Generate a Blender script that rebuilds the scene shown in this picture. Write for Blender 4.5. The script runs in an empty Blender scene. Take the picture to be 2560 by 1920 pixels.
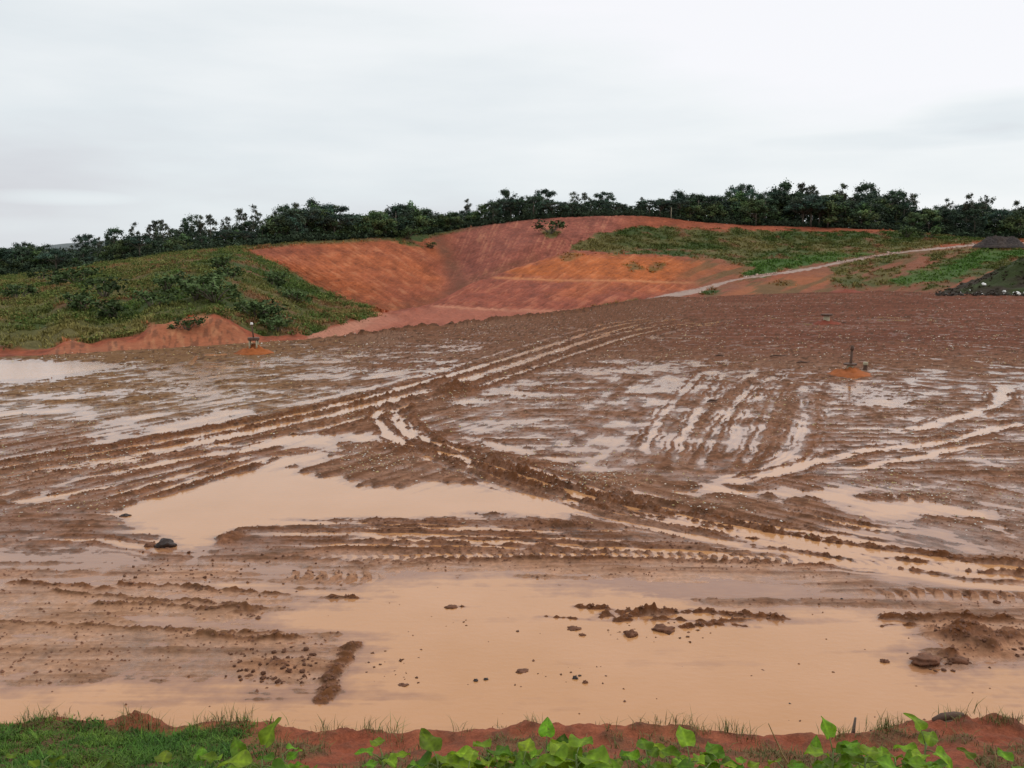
import bpy, math, random
import numpy as np
from mathutils import Vector

random.seed(7)
rng = np.random.default_rng(11)
scene = bpy.context.scene
COL = scene.collection
R = math.radians

# ------------------------------------------------------------------ camera geometry
H = 6.0                      # eye height above the mud flat (m)
PITCH = R(8.2)
F = 1916.0                   # focal length, in units of a 2212 px wide picture
CP, SP = math.cos(PITCH), math.sin(PITCH)

def ray(px, py):
    """direction of a sight line as (x per metre forward, z per metre forward)"""
    px = np.asarray(px, float); py = np.asarray(py, float)
    cx = (px - 1106.0) / F; cy = (829.5 - py) / F
    dy = CP + cy * SP; dz = -SP + cy * CP
    return cx / dy, dz / dy

def proj(x, y, z):
    z = z - H
    depth = y * CP - z * SP
    up = y * SP + z * CP
    return 1106.0 + F * x / depth, 829.5 - F * up / depth

def ground(px, py, z=0.0):
    a, s = ray(px, py)
    Y = (z - H) / s
    return a * Y, Y

def gpts(pts, z=0.0):
    p = np.array(pts, float)
    x, y = ground(p[:, 0], p[:, 1], z)
    return np.stack([x, y], 1)

# zoomed-view helpers: (x0, y0, scale) -> 2212 px units
def zz(pts, ox, oy, k):
    return [((ox + a * k) / 1.15732, (oy + b * k) / 1.15732) for a, b in pts]
def z4(p): return zz(p, 0, 860, 860 / 2212)
def z5(p): return zz(p, 850, 860, 860 / 2212)
def z6(p): return zz(p, 1700, 860, 860 / 2212)
def z7(p): return zz(p, 0, 1360, 1280 / 2212)
def z8(p): return zz(p, 1280, 1360, 1280 / 2212)
def z2(p): return zz(p, 850, 400, 860 / 2212)
def z3(p): return zz(p, 1700, 400, 860 / 2212)

# ------------------------------------------------------------------ noise
def _h(ix, iy, seed):
    n = (ix.astype(np.int64) * 374761393 + iy.astype(np.int64) * 668265263 + seed * 974711) & 0xffffffff
    n = ((n ^ (n >> 13)) * 1274126177) & 0xffffffff
    n = ((n ^ (n >> 15)) * 2246822519) & 0xffffffff
    return (n ^ (n >> 16)) & 0xffffffff

def gnoise(x, y, seed=0):
    x0 = np.floor(x); y0 = np.floor(y)
    fx = x - x0; fy = y - y0
    u = fx * fx * fx * (fx * (fx * 6 - 15) + 10); v = fy * fy * fy * (fy * (fy * 6 - 15) + 10)
    def g(dx, dy):
        a = _h(x0 + dx, y0 + dy, seed) * (2 * math.pi / 4294967296.0)
        return np.cos(a) * (fx - dx) + np.sin(a) * (fy - dy)
    n0 = g(0, 0) * (1 - u) + g(1, 0) * u
    n1 = g(0, 1) * (1 - u) + g(1, 1) * u
    return (n0 * (1 - v) + n1 * v) * 1.5

def fbm(x, y, octv=4, seed=0, gain=0.5):
    t = np.zeros(np.broadcast(x, y).shape); a = 1.0; f = 1.0
    for i in range(octv):
        t += a * gnoise(x * f + 13.7 * i, y * f - 7.3 * i, seed + i * 17)
        a *= gain; f *= 2.03
    return t

def sstep(a, b, x):
    t = np.clip((x - a) / (b - a), 0, 1)
    return t * t * (3 - 2 * t)

def gsm(A, sig, axis):
    """gaussian smoothing with edge padding"""
    r = int(3 * sig + 1); k = np.exp(-0.5 * (np.arange(-r, r + 1) / sig) ** 2); k /= k.sum()
    pad = [(0, 0)] * A.ndim; pad[axis] = (r, r)
    B = np.pad(A, pad, mode='edge'); out = np.zeros_like(A)
    n = A.shape[axis]
    for i, w in enumerate(k):
        sl = [slice(None)] * A.ndim; sl[axis] = slice(i, i + n)
        out += w * B[tuple(sl)]
    return out

# ------------------------------------------------------------------ distances
def poly_sd(X, Y, P, margin):
    """signed distance to a polygon (inside negative), +margin where far away"""
    P = np.asarray(P, float)
    out = np.full(X.shape, margin, float)
    m = (X > P[:, 0].min() - margin) & (X < P[:, 0].max() + margin) & (Y > P[:, 1].min() - margin) & (Y < P[:, 1].max() + margin)
    if not m.any(): return out
    x = X[m]; y = Y[m]
    d2 = np.full(x.shape, 1e18); ins = np.zeros(x.shape, bool)
    n = len(P)
    for i in range(n):
        ax, ay = P[i]; bx, by = P[(i + 1) % n]
        ex, ey = bx - ax, by - ay
        t = np.clip(((x - ax) * ex + (y - ay) * ey) / (ex * ex + ey * ey + 1e-12), 0, 1)
        d2 = np.minimum(d2, (x - ax - t * ex) ** 2 + (y - ay - t * ey) ** 2)
        c = ((ay > y) != (by > y))
        xi = ax + (y - ay) * ex / (ey if abs(ey) > 1e-12 else 1e-12)
        ins ^= c & (x < xi)
    d = np.sqrt(d2); d[ins] *= -1
    out[m] = np.minimum(d, margin)
    return out

def smooth_line(P, n=4):
    P = np.asarray(P, float)
    if len(P) < 3: return P
    Q = np.vstack([2 * P[0] - P[1], P, 2 * P[-1] - P[-2]]); out = []
    for i in range(1, len(Q) - 2):
        for k in range(n):
            t = k / n
            a, b, c, d = Q[i - 1], Q[i], Q[i + 1], Q[i + 2]
            out.append(0.5 * ((2 * b) + (c - a) * t + (2 * a - 5 * b + 4 * c - d) * t * t + (3 * b - a - 3 * c + d) * t ** 3))
    out.append(P[-1])
    return np.array(out)

def line_d(X, Y, P, margin):
    """mask, signed offset and arc length along a polyline for points within margin"""
    P = np.asarray(P, float)
    m = (X > P[:, 0].min() - margin) & (X < P[:, 0].max() + margin) & (Y > P[:, 1].min() - margin) & (Y < P[:, 1].max() + margin)
    x = X[m]; y = Y[m]
    best = np.full(x.shape, 1e18); sg = np.zeros(x.shape); tt = np.zeros(x.shape); L = 0.0
    for i in range(len(P) - 1):
        ax, ay = P[i]; ex, ey = P[i + 1] - P[i]; l = math.hypot(ex, ey) + 1e-9
        t = np.clip(((x - ax) * ex + (y - ay) * ey) / (l * l), 0, 1)
        dx = x - ax - t * ex; dy = y - ay - t * ey
        d2 = dx * dx + dy * dy
        k = d2 < best
        best[k] = d2[k]; tt[k] = (L + t * l)[k]; sg[k] = np.sign(ex * dy - ey * dx)[k]
        L += l
    return m, np.sqrt(best) * sg, tt, L

# ------------------------------------------------------------------ blender helpers
def mesh_np(name, V, Fa, mat=None, parent=None, smooth=True, attrs=None, col=None, mats=None, midx=None):
    """V (n,3); Fa (m,3) or (m,4) or a list of both"""
    V = np.ascontiguousarray(V, np.float32)
    if not isinstance(Fa, list): Fa = [Fa]
    Fa = [np.asarray(f, np.int32) for f in Fa if len(f)]
    me = bpy.data.meshes.new(name)
    me.vertices.add(len(V)); me.vertices.foreach_set('co', V.ravel())
    nl = sum(f.size for f in Fa); npoly = sum(len(f) for f in Fa)
    me.loops.add(nl); me.loops.foreach_set('vertex_index', np.concatenate([f.ravel() for f in Fa]))
    tot = np.concatenate([np.full(len(f), f.shape[1], np.int32) for f in Fa])
    st = np.concatenate([[0], np.cumsum(tot)[:-1]]).astype(np.int32)
    me.polygons.add(npoly); me.polygons.foreach_set('loop_start', st)
    me.polygons.foreach_set('loop_total', tot)
    me.polygons.foreach_set('use_smooth', np.full(npoly, smooth, bool))
    if midx is not None: me.polygons.foreach_set('material_index', np.asarray(midx, np.int32))
    me.update(calc_edges=True); me.validate()
    if col is not None:
        c = np.ones((len(V), 4), np.float32); c[:, :3] = np.clip(col, 0, 1)
        at = me.color_attributes.new('Col', 'FLOAT_COLOR', 'POINT'); at.data.foreach_set('color', c.ravel())
    for k, v in (attrs or {}).items():
        at = me.attributes.new(k, 'FLOAT', 'POINT'); at.data.foreach_set('value', np.ascontiguousarray(v, np.float32))
    o = bpy.data.objects.new(name, me); COL.objects.link(o)
    for mm in (mats or ([mat] if mat else [])): me.materials.append(mm)
    if parent: o.parent = parent
    return o

def struct(o): o['kind'] = 'structure'; return o
def stuff(o, label=None, cat=None):
    o['kind'] = 'stuff'
    if label: o['label'] = label
    if cat: o['category'] = cat
    return o
def tag(o, label, cat, group=None):
    o['label'] = label; o['category'] = cat
    if group: o['group'] = group
    return o
def empty(name, loc, rz=0.0):
    o = bpy.data.objects.new(name, None); COL.objects.link(o)
    o.location = loc; o.rotation_euler = (0, 0, rz); o.empty_display_size = 0.3
    return o

# ------------------------------------------------------------------ materials
def new_mat(name):
    m = bpy.data.materials.new(name); m.use_nodes = True
    nt = m.node_tree; b = nt.nodes['Principled BSDF']
    return m, nt, b
def N(nt, t, **kw):
    n = nt.nodes.new(t)
    for k, v in kw.items(): setattr(n, k, v)
    return n
def noise_node(nt, scale, detail=4, rough=0.55, vec=None):
    n = N(nt, 'ShaderNodeTexNoise'); n.inputs['Scale'].default_value = scale
    n.inputs['Detail'].default_value = detail; n.inputs['Roughness'].default_value = rough
    if vec is None:
        g = N(nt, 'ShaderNodeNewGeometry'); vec = g.outputs['Position']
    nt.links.new(vec, n.inputs['Vector'])
    return n
def maprange(nt, src, a, b, c, d):
    n = N(nt, 'ShaderNodeMapRange'); nt.links.new(src, n.inputs['Value'])
    for i, v in zip(('From Min', 'From Max', 'To Min', 'To Max'), (a, b, c, d)): n.inputs[i].default_value = v
    return n.outputs['Result']
def mulcol(nt, c, f):
    n = N(nt, 'ShaderNodeVectorMath', operation='SCALE'); nt.links.new(c, n.inputs[0]); nt.links.new(f, n.inputs['Scale'])
    return n.outputs['Vector']
def bump(nt, b, h, strength, dist):
    n = N(nt, 'ShaderNodeBump'); n.inputs['Strength'].default_value = strength; n.inputs['Distance'].default_value = dist
    nt.links.new(h, n.inputs['Height']); nt.links.new(n.outputs['Normal'], b.inputs['Normal'])

def attr_mat(name, scales=((3, .35),), rough=.9, bumps=None, spec=.3, objrand=0.0):
    """colour from the mesh's own Col attribute, broken up by fine procedural noise"""
    m, nt, b = new_mat(name)
    a = N(nt, 'ShaderNodeAttribute', attribute_name='Col'); c = a.outputs['Color']
    for sc, amt in scales:
        n = noise_node(nt, sc, 5, .6)
        c = mulcol(nt, c, maprange(nt, n.outputs['Fac'], .25, .75, 1 - amt, 1 + amt))
    if objrand:
        oi = N(nt, 'ShaderNodeObjectInfo')
        c = mulcol(nt, c, maprange(nt, oi.outputs['Random'], 0, 1, 1 - objrand, 1 + objrand))
    nt.links.new(c, b.inputs['Base Color'])
    b.inputs['Roughness'].default_value = rough; b.inputs['Specular IOR Level'].default_value = spec
    if bumps:
        n = noise_node(nt, bumps[0], 6, .65); bump(nt, b, n.outputs['Fac'], bumps[1], bumps[2])
    return m

def plain_mat(name, col, rough=.8, scale=8, amt=.3, bumpd=0.0, metallic=0, spec=.4):
    m, nt, b = new_mat(name)
    rgb = N(nt, 'ShaderNodeRGB'); rgb.outputs[0].default_value = (*col, 1)
    tc = N(nt, 'ShaderNodeTexCoord')
    n = noise_node(nt, scale, 5, .6, tc.outputs['Object'])
    nt.links.new(mulcol(nt, rgb.outputs[0], maprange(nt, n.outputs['Fac'], .25, .75, 1 - amt, 1 + amt)), b.inputs['Base Color'])
    b.inputs['Roughness'].default_value = rough; b.inputs['Metallic'].default_value = metallic
    b.inputs['Specular IOR Level'].default_value = spec
    if bumpd: bump(nt, b, n.outputs['Fac'], .8, bumpd)
    return m

# wet mud: colour and wetness come with the mesh
def mud_mat():
    m, nt, b = new_mat('wet_mud')
    a = N(nt, 'ShaderNodeAttribute', attribute_name='Col'); c = a.outputs['Color']
    for sc, amt in ((1.3, .22), (9, .3)):
        n = noise_node(nt, sc, 5, .6)
        c = mulcol(nt, c, maprange(nt, n.outputs['Fac'], .25, .75, 1 - amt, 1 + amt))
    nt.links.new(c, b.inputs['Base Color'])
    w = N(nt, 'ShaderNodeAttribute', attribute_name='wet')
    n2 = noise_node(nt, 2.2, 4, .6)
    ad = N(nt, 'ShaderNodeMath', operation='MULTIPLY'); nt.links.new(w.outputs['Fac'], ad.inputs[0])
    nt.links.new(maprange(nt, n2.outputs['Fac'], .3, .7, .55, 1.15), ad.inputs[1])
    nt.links.new(maprange(nt, ad.outputs[0], 0, 1, .92, .22), b.inputs['Roughness'])
    nt.links.new(maprange(nt, ad.outputs[0], .15, .9, .06, .5), b.inputs['Specular IOR Level'])
    n3 = noise_node(nt, 14, 6, .65); bump(nt, b, n3.outputs['Fac'], .55, .05)
    return m

def water_mat():
    m, nt, b = new_mat('muddy_water')
    d = N(nt, 'ShaderNodeAttribute', attribute_name='depth')
    n = noise_node(nt, .45, 6, .6)
    mx = N(nt, 'ShaderNodeMix', data_type='RGBA')
    nt.links.new(maprange(nt, n.outputs['Fac'], .3, .7, 0, 1), mx.inputs['Factor'])
    mx.inputs['A'].default_value = (.47, .230, .090, 1); mx.inputs['B'].default_value = (.52, .268, .125, 1)
    mx2 = N(nt, 'ShaderNodeMix', data_type='RGBA')
    nt.links.new(maprange(nt, d.outputs['Fac'], 0.0, 0.045, 0, 1), mx2.inputs['Factor'])
    mx2.inputs['A'].default_value = (.27, .125, .066, 1); nt.links.new(mx.outputs['Result'], mx2.inputs['B'])
    nt.links.new(mx2.outputs['Result'], b.inputs['Base Color'])
    b.inputs['Roughness'].default_value = .06; b.inputs['IOR'].default_value = 1.42
    geo = N(nt, 'ShaderNodeNewGeometry')
    mp = N(nt, 'ShaderNodeMapping'); mp.inputs['Scale'].default_value = (1.0, 2.2, 1.0)
    nt.links.new(geo.outputs['Position'], mp.inputs['Vector'])
    n3 = noise_node(nt, 5.0, 3, .6, mp.outputs['Vector']); bump(nt, b, n3.outputs['Fac'], .16, .03)
    return m

M = {}
M['mud'] = mud_mat(); M['water'] = water_mat()
M['soil'] = attr_mat('laterite_soil', ((.35, .16), (2.2, .22)), .92, (2.5, .7, .25), .2)
M['bank'] = attr_mat('bank_soil', ((4, .3), (25, .3)), .9, (22, .8, .04), .25)
M['cover'] = attr_mat('hill_plants', ((1.5, .25),), .9, None, .15)
M['leaf'] = attr_mat('tree_foliage', ((.8, .25),), .85, None, .15, .28)
M['bark'] = plain_mat('grey_bark', (.16, .13, .10), .9, 3, .4, .02)
M['clod'] = plain_mat('mud_lump', (.15, .062, .030), .8, 9, .45, .03)
M['darkclod'] = plain_mat('dark_wet_lump', (.035, .020, .014), .45, 9, .5, .03)

def pint(xs, pts):
    p = np.array(pts, float)
    return np.interp(xs, p[:, 0], p[:, 1])

# ================================================================== THE MUD FLAT
EDGE = [(-700, 790), (-200, 776), (0, 772), (90, 769), (300, 757), (520, 743), (640, 735), (735, 733), (860, 713), (960, 706), (1090, 690),
        (1200, 679), (1260, 672), (1370, 651), (1440, 641), (1520, 642), (1600, 638), (1700, 634), (1900, 628), (2050, 634), (2212, 640), (2900, 650)]
ea, es = ray([p[0] for p in EDGE], [p[1] for p in EDGE])
def edge_Y(a): return -H / np.interp(a, ea, es)

na = 1340
acol = np.concatenate([np.linspace(-1.9, -.665, 130, endpoint=False), np.linspace(-.665, .665, na), np.linspace(.665, 1.9, 131)[1:]])
nr = 600
s_near = float(ray(1106, 1650)[1])
tr = np.linspace(0, 1, nr)
SE = np.interp(acol, ea, es)
S = s_near + (SE[:, None] - s_near) * tr[None, :]
YM = -H / S; XM = acol[:, None] * YM
PX, PY = proj(XM, YM, np.zeros_like(XM))

# --- puddles: outline on the ground, softness in metres
PUD = []
def pud(pts, soft=.3, depth=.05): PUD.append((gpts(pts), soft, depth))
pud([(-500, 790), (-60, 778), (0, 776), (90, 775), (200, 780), (292, 783), (285, 794), (240, 802), (180, 815), (100, 826), (0, 830), (-60, 834), (-500, 850)], .8)
pud(z4([(400, 610), (600, 580), (900, 560), (1000, 500), (1150, 475), (1250, 440), (1400, 415), (1520, 415), (1700, 425), (1690, 450), (1560, 480), (1250, 550), (1000, 590), (700, 630), (600, 640), (600, 600)]), .35)
pud(z4([(590, 490), (800, 465), (1060, 440), (1060, 460), (800, 500), (640, 520)]), .3)
pud(z4([(0, 730), (120, 720), (260, 690), (420, 660), (420, 690), (200, 735), (0, 755)]), .3, .03)
pud(z4([(740, 720), (900, 690), (1080, 650), (1330, 600), (1600, 545), (1800, 500), (1800, 520), (1600, 570), (1420, 625), (1500, 640), (1700, 590), (2000, 575), (2212, 570), (2212, 690), (2000, 660), (1700, 690), (1550, 670), (1250, 660), (1050, 690), (900, 720)]), .25)
pud(z4([(0, 965), (120, 935), (120, 945), (0, 985)]), .15)
pud(z4([(0, 1010), (300, 950), (400, 970), (480, 975), (400, 1005), (250, 1030), (0, 1050)]), .2)
pud([(1065, 850), (1090, 842), (1130, 843), (1180, 852), (1160, 858), (1110, 860)], .3)
pud([(960, 872), (985, 862), (1040, 860), (1060, 868), (1010, 880), (970, 882)], .3)
pud([(417, 766), (434, 767), (421, 789), (404, 790)], .12, .06); pud([(434, 765), (500, 763), (490, 769), (440, 770)], .15, .04)
# big middle pond
pud([(235, 1105), (300, 1078), (400, 1052), (480, 1025), (560, 1000), (600, 984), (680, 975), (740, 985), (690, 1005), (640, 1008), (690, 1025), (760, 1030), (790, 1045), (870, 1052), (930, 1040), (1010, 1045), (1100, 1060),
     (1180, 1075), (1250, 1088), (1268, 1103), (1230, 1120), (1100, 1119), (1000, 1121), (950, 1117), (860, 1125), (780, 1128), (640, 1135), (560, 1140), (520, 1150), (486, 1165), (470, 1188), (430, 1196), (380, 1194), (330, 1168), (290, 1142), (250, 1120)], .22, .07)
pud([(430, 1185), (470, 1185), (440, 1215), (480, 1235), (330, 1240), (390, 1215), (400, 1195)], .3, .012)
# centre right ponds along the curved track
pud(z5([(640, 560), (740, 555), (760, 590), (900, 600), (1050, 630), (1250, 670), (1250, 710), (1190, 718), (1000, 680), (880, 650), (780, 605)]), .25)
pud(z5([(1250, 720), (1440, 715), (1500, 770), (1600, 780), (1720, 820), (1700, 835), (1480, 775), (1330, 750)]), .2)
pud(z5([(560, 730), (650, 720), (800, 745), (930, 790), (880, 800), (700, 765)]), .2)
pud(z5([(740, 800), (860, 800), (1000, 845), (1080, 870), (1000, 865)]), .15)
pud(z5([(1180, 775), (1240, 770), (1350, 805), (1360, 825), (1250, 805)]), .15)
pud(z5([(1430, 840), (1520, 835), (1570, 855), (1500, 862)]), .15)
pud(z5([(1360, 930), (1470, 925), (1620, 975), (1760, 955), (1650, 990), (1560, 1000), (1560, 1080), (1450, 1010), (1470, 965)]), .2)
pud(z5([(1720, 1010), (1800, 1020), (1950, 1050), (1950, 1075), (1850, 1070)]), .12)
pud(z5([(1820, 960), (1900, 945), (2050, 985), (2212, 1010), (2212, 1030), (2060, 1010), (1900, 975)]), .12)
pud(z5([(600, 650), (700, 620), (800, 640), (790, 660), (690, 660)]), .2)
pud(z5([(0, 570), (180, 575), (330, 610), (480, 625), (480, 640), (380, 655), (280, 640), (0, 640)]), .25)
pud(z5([(250, 530), (300, 545), (420, 620), (480, 640), (400, 640), (300, 590)]), .2)
pud(z5([(330, 280), (500, 255), (640, 225), (690, 225), (660, 250), (560, 270), (420, 285)]), .35)
pud(z5([(520, 285), (680, 250), (900, 205), (950, 210), (860, 245), (720, 265), (560, 295)]), .3)
# right hand ponds
pud(z6([(0, 930), (150, 890), (260, 850), (400, 840), (410, 870), (300, 905), (420, 935), (560, 930), (700, 918), (800, 950), (930, 925), (1110, 918), (1200, 960), (1250, 1000), (1450, 1005), (1700, 1030), (2000, 1080), (2150, 1112),
        (2000, 1135), (1600, 1115), (1550, 1155), (1250, 1130), (1170, 1090), (930, 1020), (780, 1000), (640, 1012), (550, 972), (300, 972), (0, 965)]), .22, .06)
pud(z6([(1940, 1165), (2060, 1165), (2190, 1235), (2180, 1255), (2040, 1210)]), .2)
pud(z6([(920, 380), (1100, 375), (1200, 340), (1330, 320), (1400, 350), (1560, 380), (1600, 405), (1400, 415), (1150, 400), (1000, 395)]), .5)
pud(z6([(760, 240), (900, 245), (1040, 255), (900, 262), (800, 255)]), .3)
pud(z6([(940, 408), (1200, 420), (1500, 428), (1300, 432), (1000, 420)]), .2)
pud(z6([(380, 215), (430, 195), (500, 205), (470, 215), (400, 225)]), .3)
pud(z6([(1190, 160), (1300, 150), (1280, 175), (1220, 180)]), .4)
pud(z6([(1650, 370), (1800, 380), (1700, 388)]), .3)
pud(z6([(420, 1255), (480, 1240), (600, 1280), (800, 1320), (1000, 1345), (1150, 1365), (1150, 1390), (950, 1370), (780, 1345), (600, 1310)]), .2)
pud(z6([(1020, 1240), (1100, 1240), (1300, 1300), (1420, 1340), (1300, 1325), (1150, 1280)]), .15, .02)
# the flooded foreground
pud([(-900, 1440), (-200, 1445), (0, 1443), (60, 1462), (150, 1468), (300, 1462), (420, 1470), (520, 1458), (600, 1472), (700, 1470), (725, 1430), (690, 1395), (640, 1388), (430, 1375), (560, 1352), (450, 1340), (560, 1332), (590, 1315),
     (640, 1296), (500, 1282), (430, 1272), (360, 1262), (440, 1250), (620, 1256), (850, 1249), (960, 1235), (1110, 1234), (1250, 1243), (1450, 1262), (1560, 1298), (1640, 1303), (1750, 1296), (1880, 1300), (1980, 1312), (2040, 1330),
     (1990, 1348), (2010, 1372), (2060, 1412), (2030, 1440), (2100, 1442), (2170, 1424), (2212, 1412), (3100, 1420), (3100, 1700), (-900, 1700)], .28, .055)
pud([(160, 1326), (300, 1322), (420, 1335), (560, 1352), (690, 1368), (600, 1372), (450, 1362), (300, 1352), (200, 1342)], .15, .03)
pud([(30, 1372), (140, 1376), (260, 1384), (150, 1386)], .1, .02)
pud([(290, 1386), (350, 1384), (370, 1398), (310, 1400)], .1, .02)
pud([(1250, 1250), (1500, 1256), (1760, 1272), (1900, 1290), (1700, 1300), (1560, 1300), (1400, 1280)], .4, .012)
pud([(-300, 1180), (60, 1178), (250, 1186), (360, 1200), (300, 1232), (120, 1238), (-300, 1236)], .5, .010)
pud([(480, 1212), (800, 1216), (1000, 1222), (900, 1236), (600, 1240)], .4, .010)

# --- zones where the mud lies so low that the water stands in flecks
FLECK = []
def fleck(pts, soft, low): FLECK.append((gpts(pts), soft, low))
fleck([(-400, 830), (0, 832), (200, 812), (350, 782), (520, 770), (900, 742), (1060, 740), (960, 800), (860, 835), (600, 890), (300, 940), (0, 980), (-400, 1040)], 4, .036)
fleck([(960, 845), (1180, 790), (1300, 770), (1560, 775), (1640, 800), (1560, 900), (1500, 1030), (1400, 1040), (1200, 980), (1000, 930), (940, 890)], 2, .033)
fleck([(1450, 900), (1720, 770), (1700, 960), (1560, 1050), (1450, 1040)], 2, .026)
fleck([(1750, 800), (2600, 780), (2600, 1100), (1900, 1080), (1600, 1040)], 3, .028)
fleck([(1100, 700), (2600, 660), (2600, 780), (1700, 770), (1100, 770)], 8, .013)
fleck([(0, 990), (560, 960), (400, 1040), (0, 1120)], 1, .018)
fleck([(1400, 1120), (2212, 1150), (2212, 1230), (1400, 1190)], .6, .030)

# --- wheel tracks: (line, [(offset m, half-width m, height m)], lug spacing or 0, noise, end fade m)
TR = []
def track(pts, bands, lug=0, lugamp=.03, fade=1.5, rag=.55): TR.append((smooth_line(gpts(pts)), bands, lug, lugamp, fade, rag))
RUT = [(-.42, .16, .075), (0, .26, -.085), (.42, .16, .075)]
THIN = [(-.2, .09, .05), (0, .13, -.05), (.2, .09, .05)]
RIDGE = [(0, .14, .11)]
# long sweep from the left to the upper right
track([(-300, 1050), (0, 1003), (120, 985), (300, 955), (480, 921), (640, 890), (760, 862), (900, 830)], [(0, .30, .16), (-.55, .28, -.09), (-1.15, .22, .11), (-1.7, .35, -.09), (-2.3, .2, .08)], fade=6, rag=.35)
track([(640, 893), (760, 866), (900, 832), (1060, 786), (1200, 742), (1330, 704), (1440, 688)], [(-.6, .3, .10), (0, .3, -.08), (.6, .25, .09), (-2.1, .25, .08), (-1.6, .3, -.08), (-2.7, .25, .07), (1.5, .2, -.05)], fade=4)
track([(560, 962), (700, 925), (820, 893), (980, 848), (1100, 812), (1240, 765), (1380, 722), (1500, 704), (1640, 702)], [(-.55, .3, .12), (0, .3, -.09), (.5, .25, .10), (1.7, .3, -.08), (2.2, .25, .08), (2.9, .3, -.05)], fade=4)
track([(0, 1075), (200, 1030), (400, 992), (560, 966), (660, 930)], [(-.5, .2, .07), (0, .25, -.07), (.5, .2, .06), (1.3, .2, -.06), (1.7, .2, .07)], fade=3)
track([(230, 1092), (330, 1062), (430, 1032), (520, 1005), (600, 980)], [(-.45, .14, .09), (-.1, .16, -.08), (.25, .12, .09), (.6, .14, -.06), (.9, .12, .07)], fade=1.5)
track([(0, 1095), (120, 1072), (300, 1042)], THIN, fade=1)
track([(0, 1045), (180, 1014), (380, 975)], THIN, fade=1)
track([(600, 905), (760, 872), (880, 846), (1000, 812)], THIN, fade=3); track([(300, 970), (480, 938), (640, 906)], THIN, fade=2)
track([(1090, 800), (1200, 758), (1300, 722), (1420, 694), (1540, 684)], THIN, fade=3)
track([(2300, 720), (2000, 690), (1750, 682), (1500, 690), (1300, 728)], [(-.8, .3, .10), (0, .3, -.05), (.8, .3, .10), (2.6, .3, .10), (3.3, .3, -.05)], fade=6)
track([(2300, 760), (2050, 742), (1800, 740), (1600, 752)], [(-.6, .3, .10), (0, .3, -.05), (.6, .3, .10), (2.4, .25, .09)], fade=6)
# the turning curve
CUR = [(925, 866), (905, 876), (898, 890), (905, 910), (935, 937), (1000, 966), (1100, 1006), (1200, 1040), (1320, 1075), (1450, 1101), (1600, 1130), (1800, 1163), (2000, 1193), (2212, 1216), (2600, 1250)]
track(CUR, [(-.12, .11, .14), (-.42, .14, -.07), (-.75, .08, .09), (-1.0, .14, -.07), (-1.3, .08, .08), (-1.6, .16, -.06)], fade=1.5, rag=.3)
track([(845, 872), (822, 886), (815, 900), (830, 925), (858, 950), (900, 968), (1000, 990), (1100, 1022), (1200, 1056), (1300, 1088), (1420, 1118), (1600, 1150), (1800, 1185), (2000, 1215)], [(-.3, .11, .11), (0, .2, -.09), (.35, .11, .11), (.75, .18, -.08), (1.05, .10, .10)], fade=1.5, rag=.4)
track([(870, 880), (855, 896), (868, 925), (900, 950)], [(-.25, .1, .07), (0, .15, -.07), (.25, .1, .07)], fade=.8)
track([(740, 955), (830, 962), (960, 988), (1060, 1020), (1150, 1052), (1250, 1072)], [(-.35, .14, .09), (0, .18, .12), (.3, .14, -.07), (.55, .12, .09)], fade=1.5, rag=.4)
track([(1250, 1075), (1320, 1085), (1400, 1098), (1500, 1125), (1640, 1158)], [(0, .11, .11), (.5, .08, .07), (-.5, .08, .07)], fade=1.0, rag=.7)
track([(960, 975), (1080, 1012), (1180, 1046), (1300, 1082)], THIN, fade=1.5)
track([(1150, 1030), (1300, 1078), (1480, 1118), (1700, 1160)], THIN, fade=2)
track([(1380, 1092), (1560, 1132), (1760, 1172), (2000, 1206)], THIN, fade=2)
track([(500, 1140), (800, 1142), (1100, 1146), (1400, 1160)], THIN, fade=3)
track([(600, 1160), (1000, 1170), (1400, 1188), (1800, 1212)], THIN, fade=3)
track([(0, 1160), (200, 1168), (420, 1200)], THIN, fade=2)
track([(1500, 1040), (1550, 930), (1635, 812)], [(-.22, .1, .045), (0, .12, -.03), (.22, .1, .045)], fade=3)
track([(1450, 1030), (1485, 925), (1570, 800)], [(-.22, .1, .045), (0, .12, -.03), (.22, .1, .045)], fade=3)
track([(1590, 1040), (1640, 940), (1685, 830)], [(-.22, .1, .045), (0, .12, -.03), (.22, .1, .045)], fade=3)
track([(1380, 1000), (1430, 900), (1520, 800)], [(-.22, .1, .045), (0, .12, -.03), (.22, .1, .045)], fade=3)
track([(1540, 1045), (1680, 1000), (1735, 930), (1738, 850)], [(-.5, .15, .05), (0, .2, -.025), (.5, .15, .05)], fade=3)
# right hand pair of wheel ruts
track([(2700, 870), (2400, 895), (2212, 915), (2100, 940), (2000, 962), (1880, 972), (1760, 1000), (1640, 1030), (1540, 1058)], [(-.4, .12, .07), (0, .24, -.085), (.4, .12, .07)], fade=2, rag=.75)
track([(2180, 830), (2165, 858), (2150, 876), (2060, 905), (1980, 925), (1900, 940)], [(-.45, .14, .06), (0, .30, -.08), (.45, .14, .06)], fade=2, rag=.75)
track([(2212, 955), (2100, 962), (2000, 985), (1900, 1003), (1800, 1020)], [(-.3, .12, .05), (0, .2, -.08), (.3, .12, .05)], fade=1.5)
track([(1700, 800), (1640, 830), (1580, 880), (1540, 920)], [(-.5, .2, .04), (0, .25, -.03), (.5, .2, .04)], fade=2)
track([(1640, 800), (1560, 850), (1500, 905), (1470, 960)], [(0, .2, -.03), (.4, .1, .05), (1.6, .2, -.03)], fade=2)
track([(1730, 820), (1735, 900), (1700, 960), (1640, 990)], [(0, .22, -.03)], fade=2)
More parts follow.
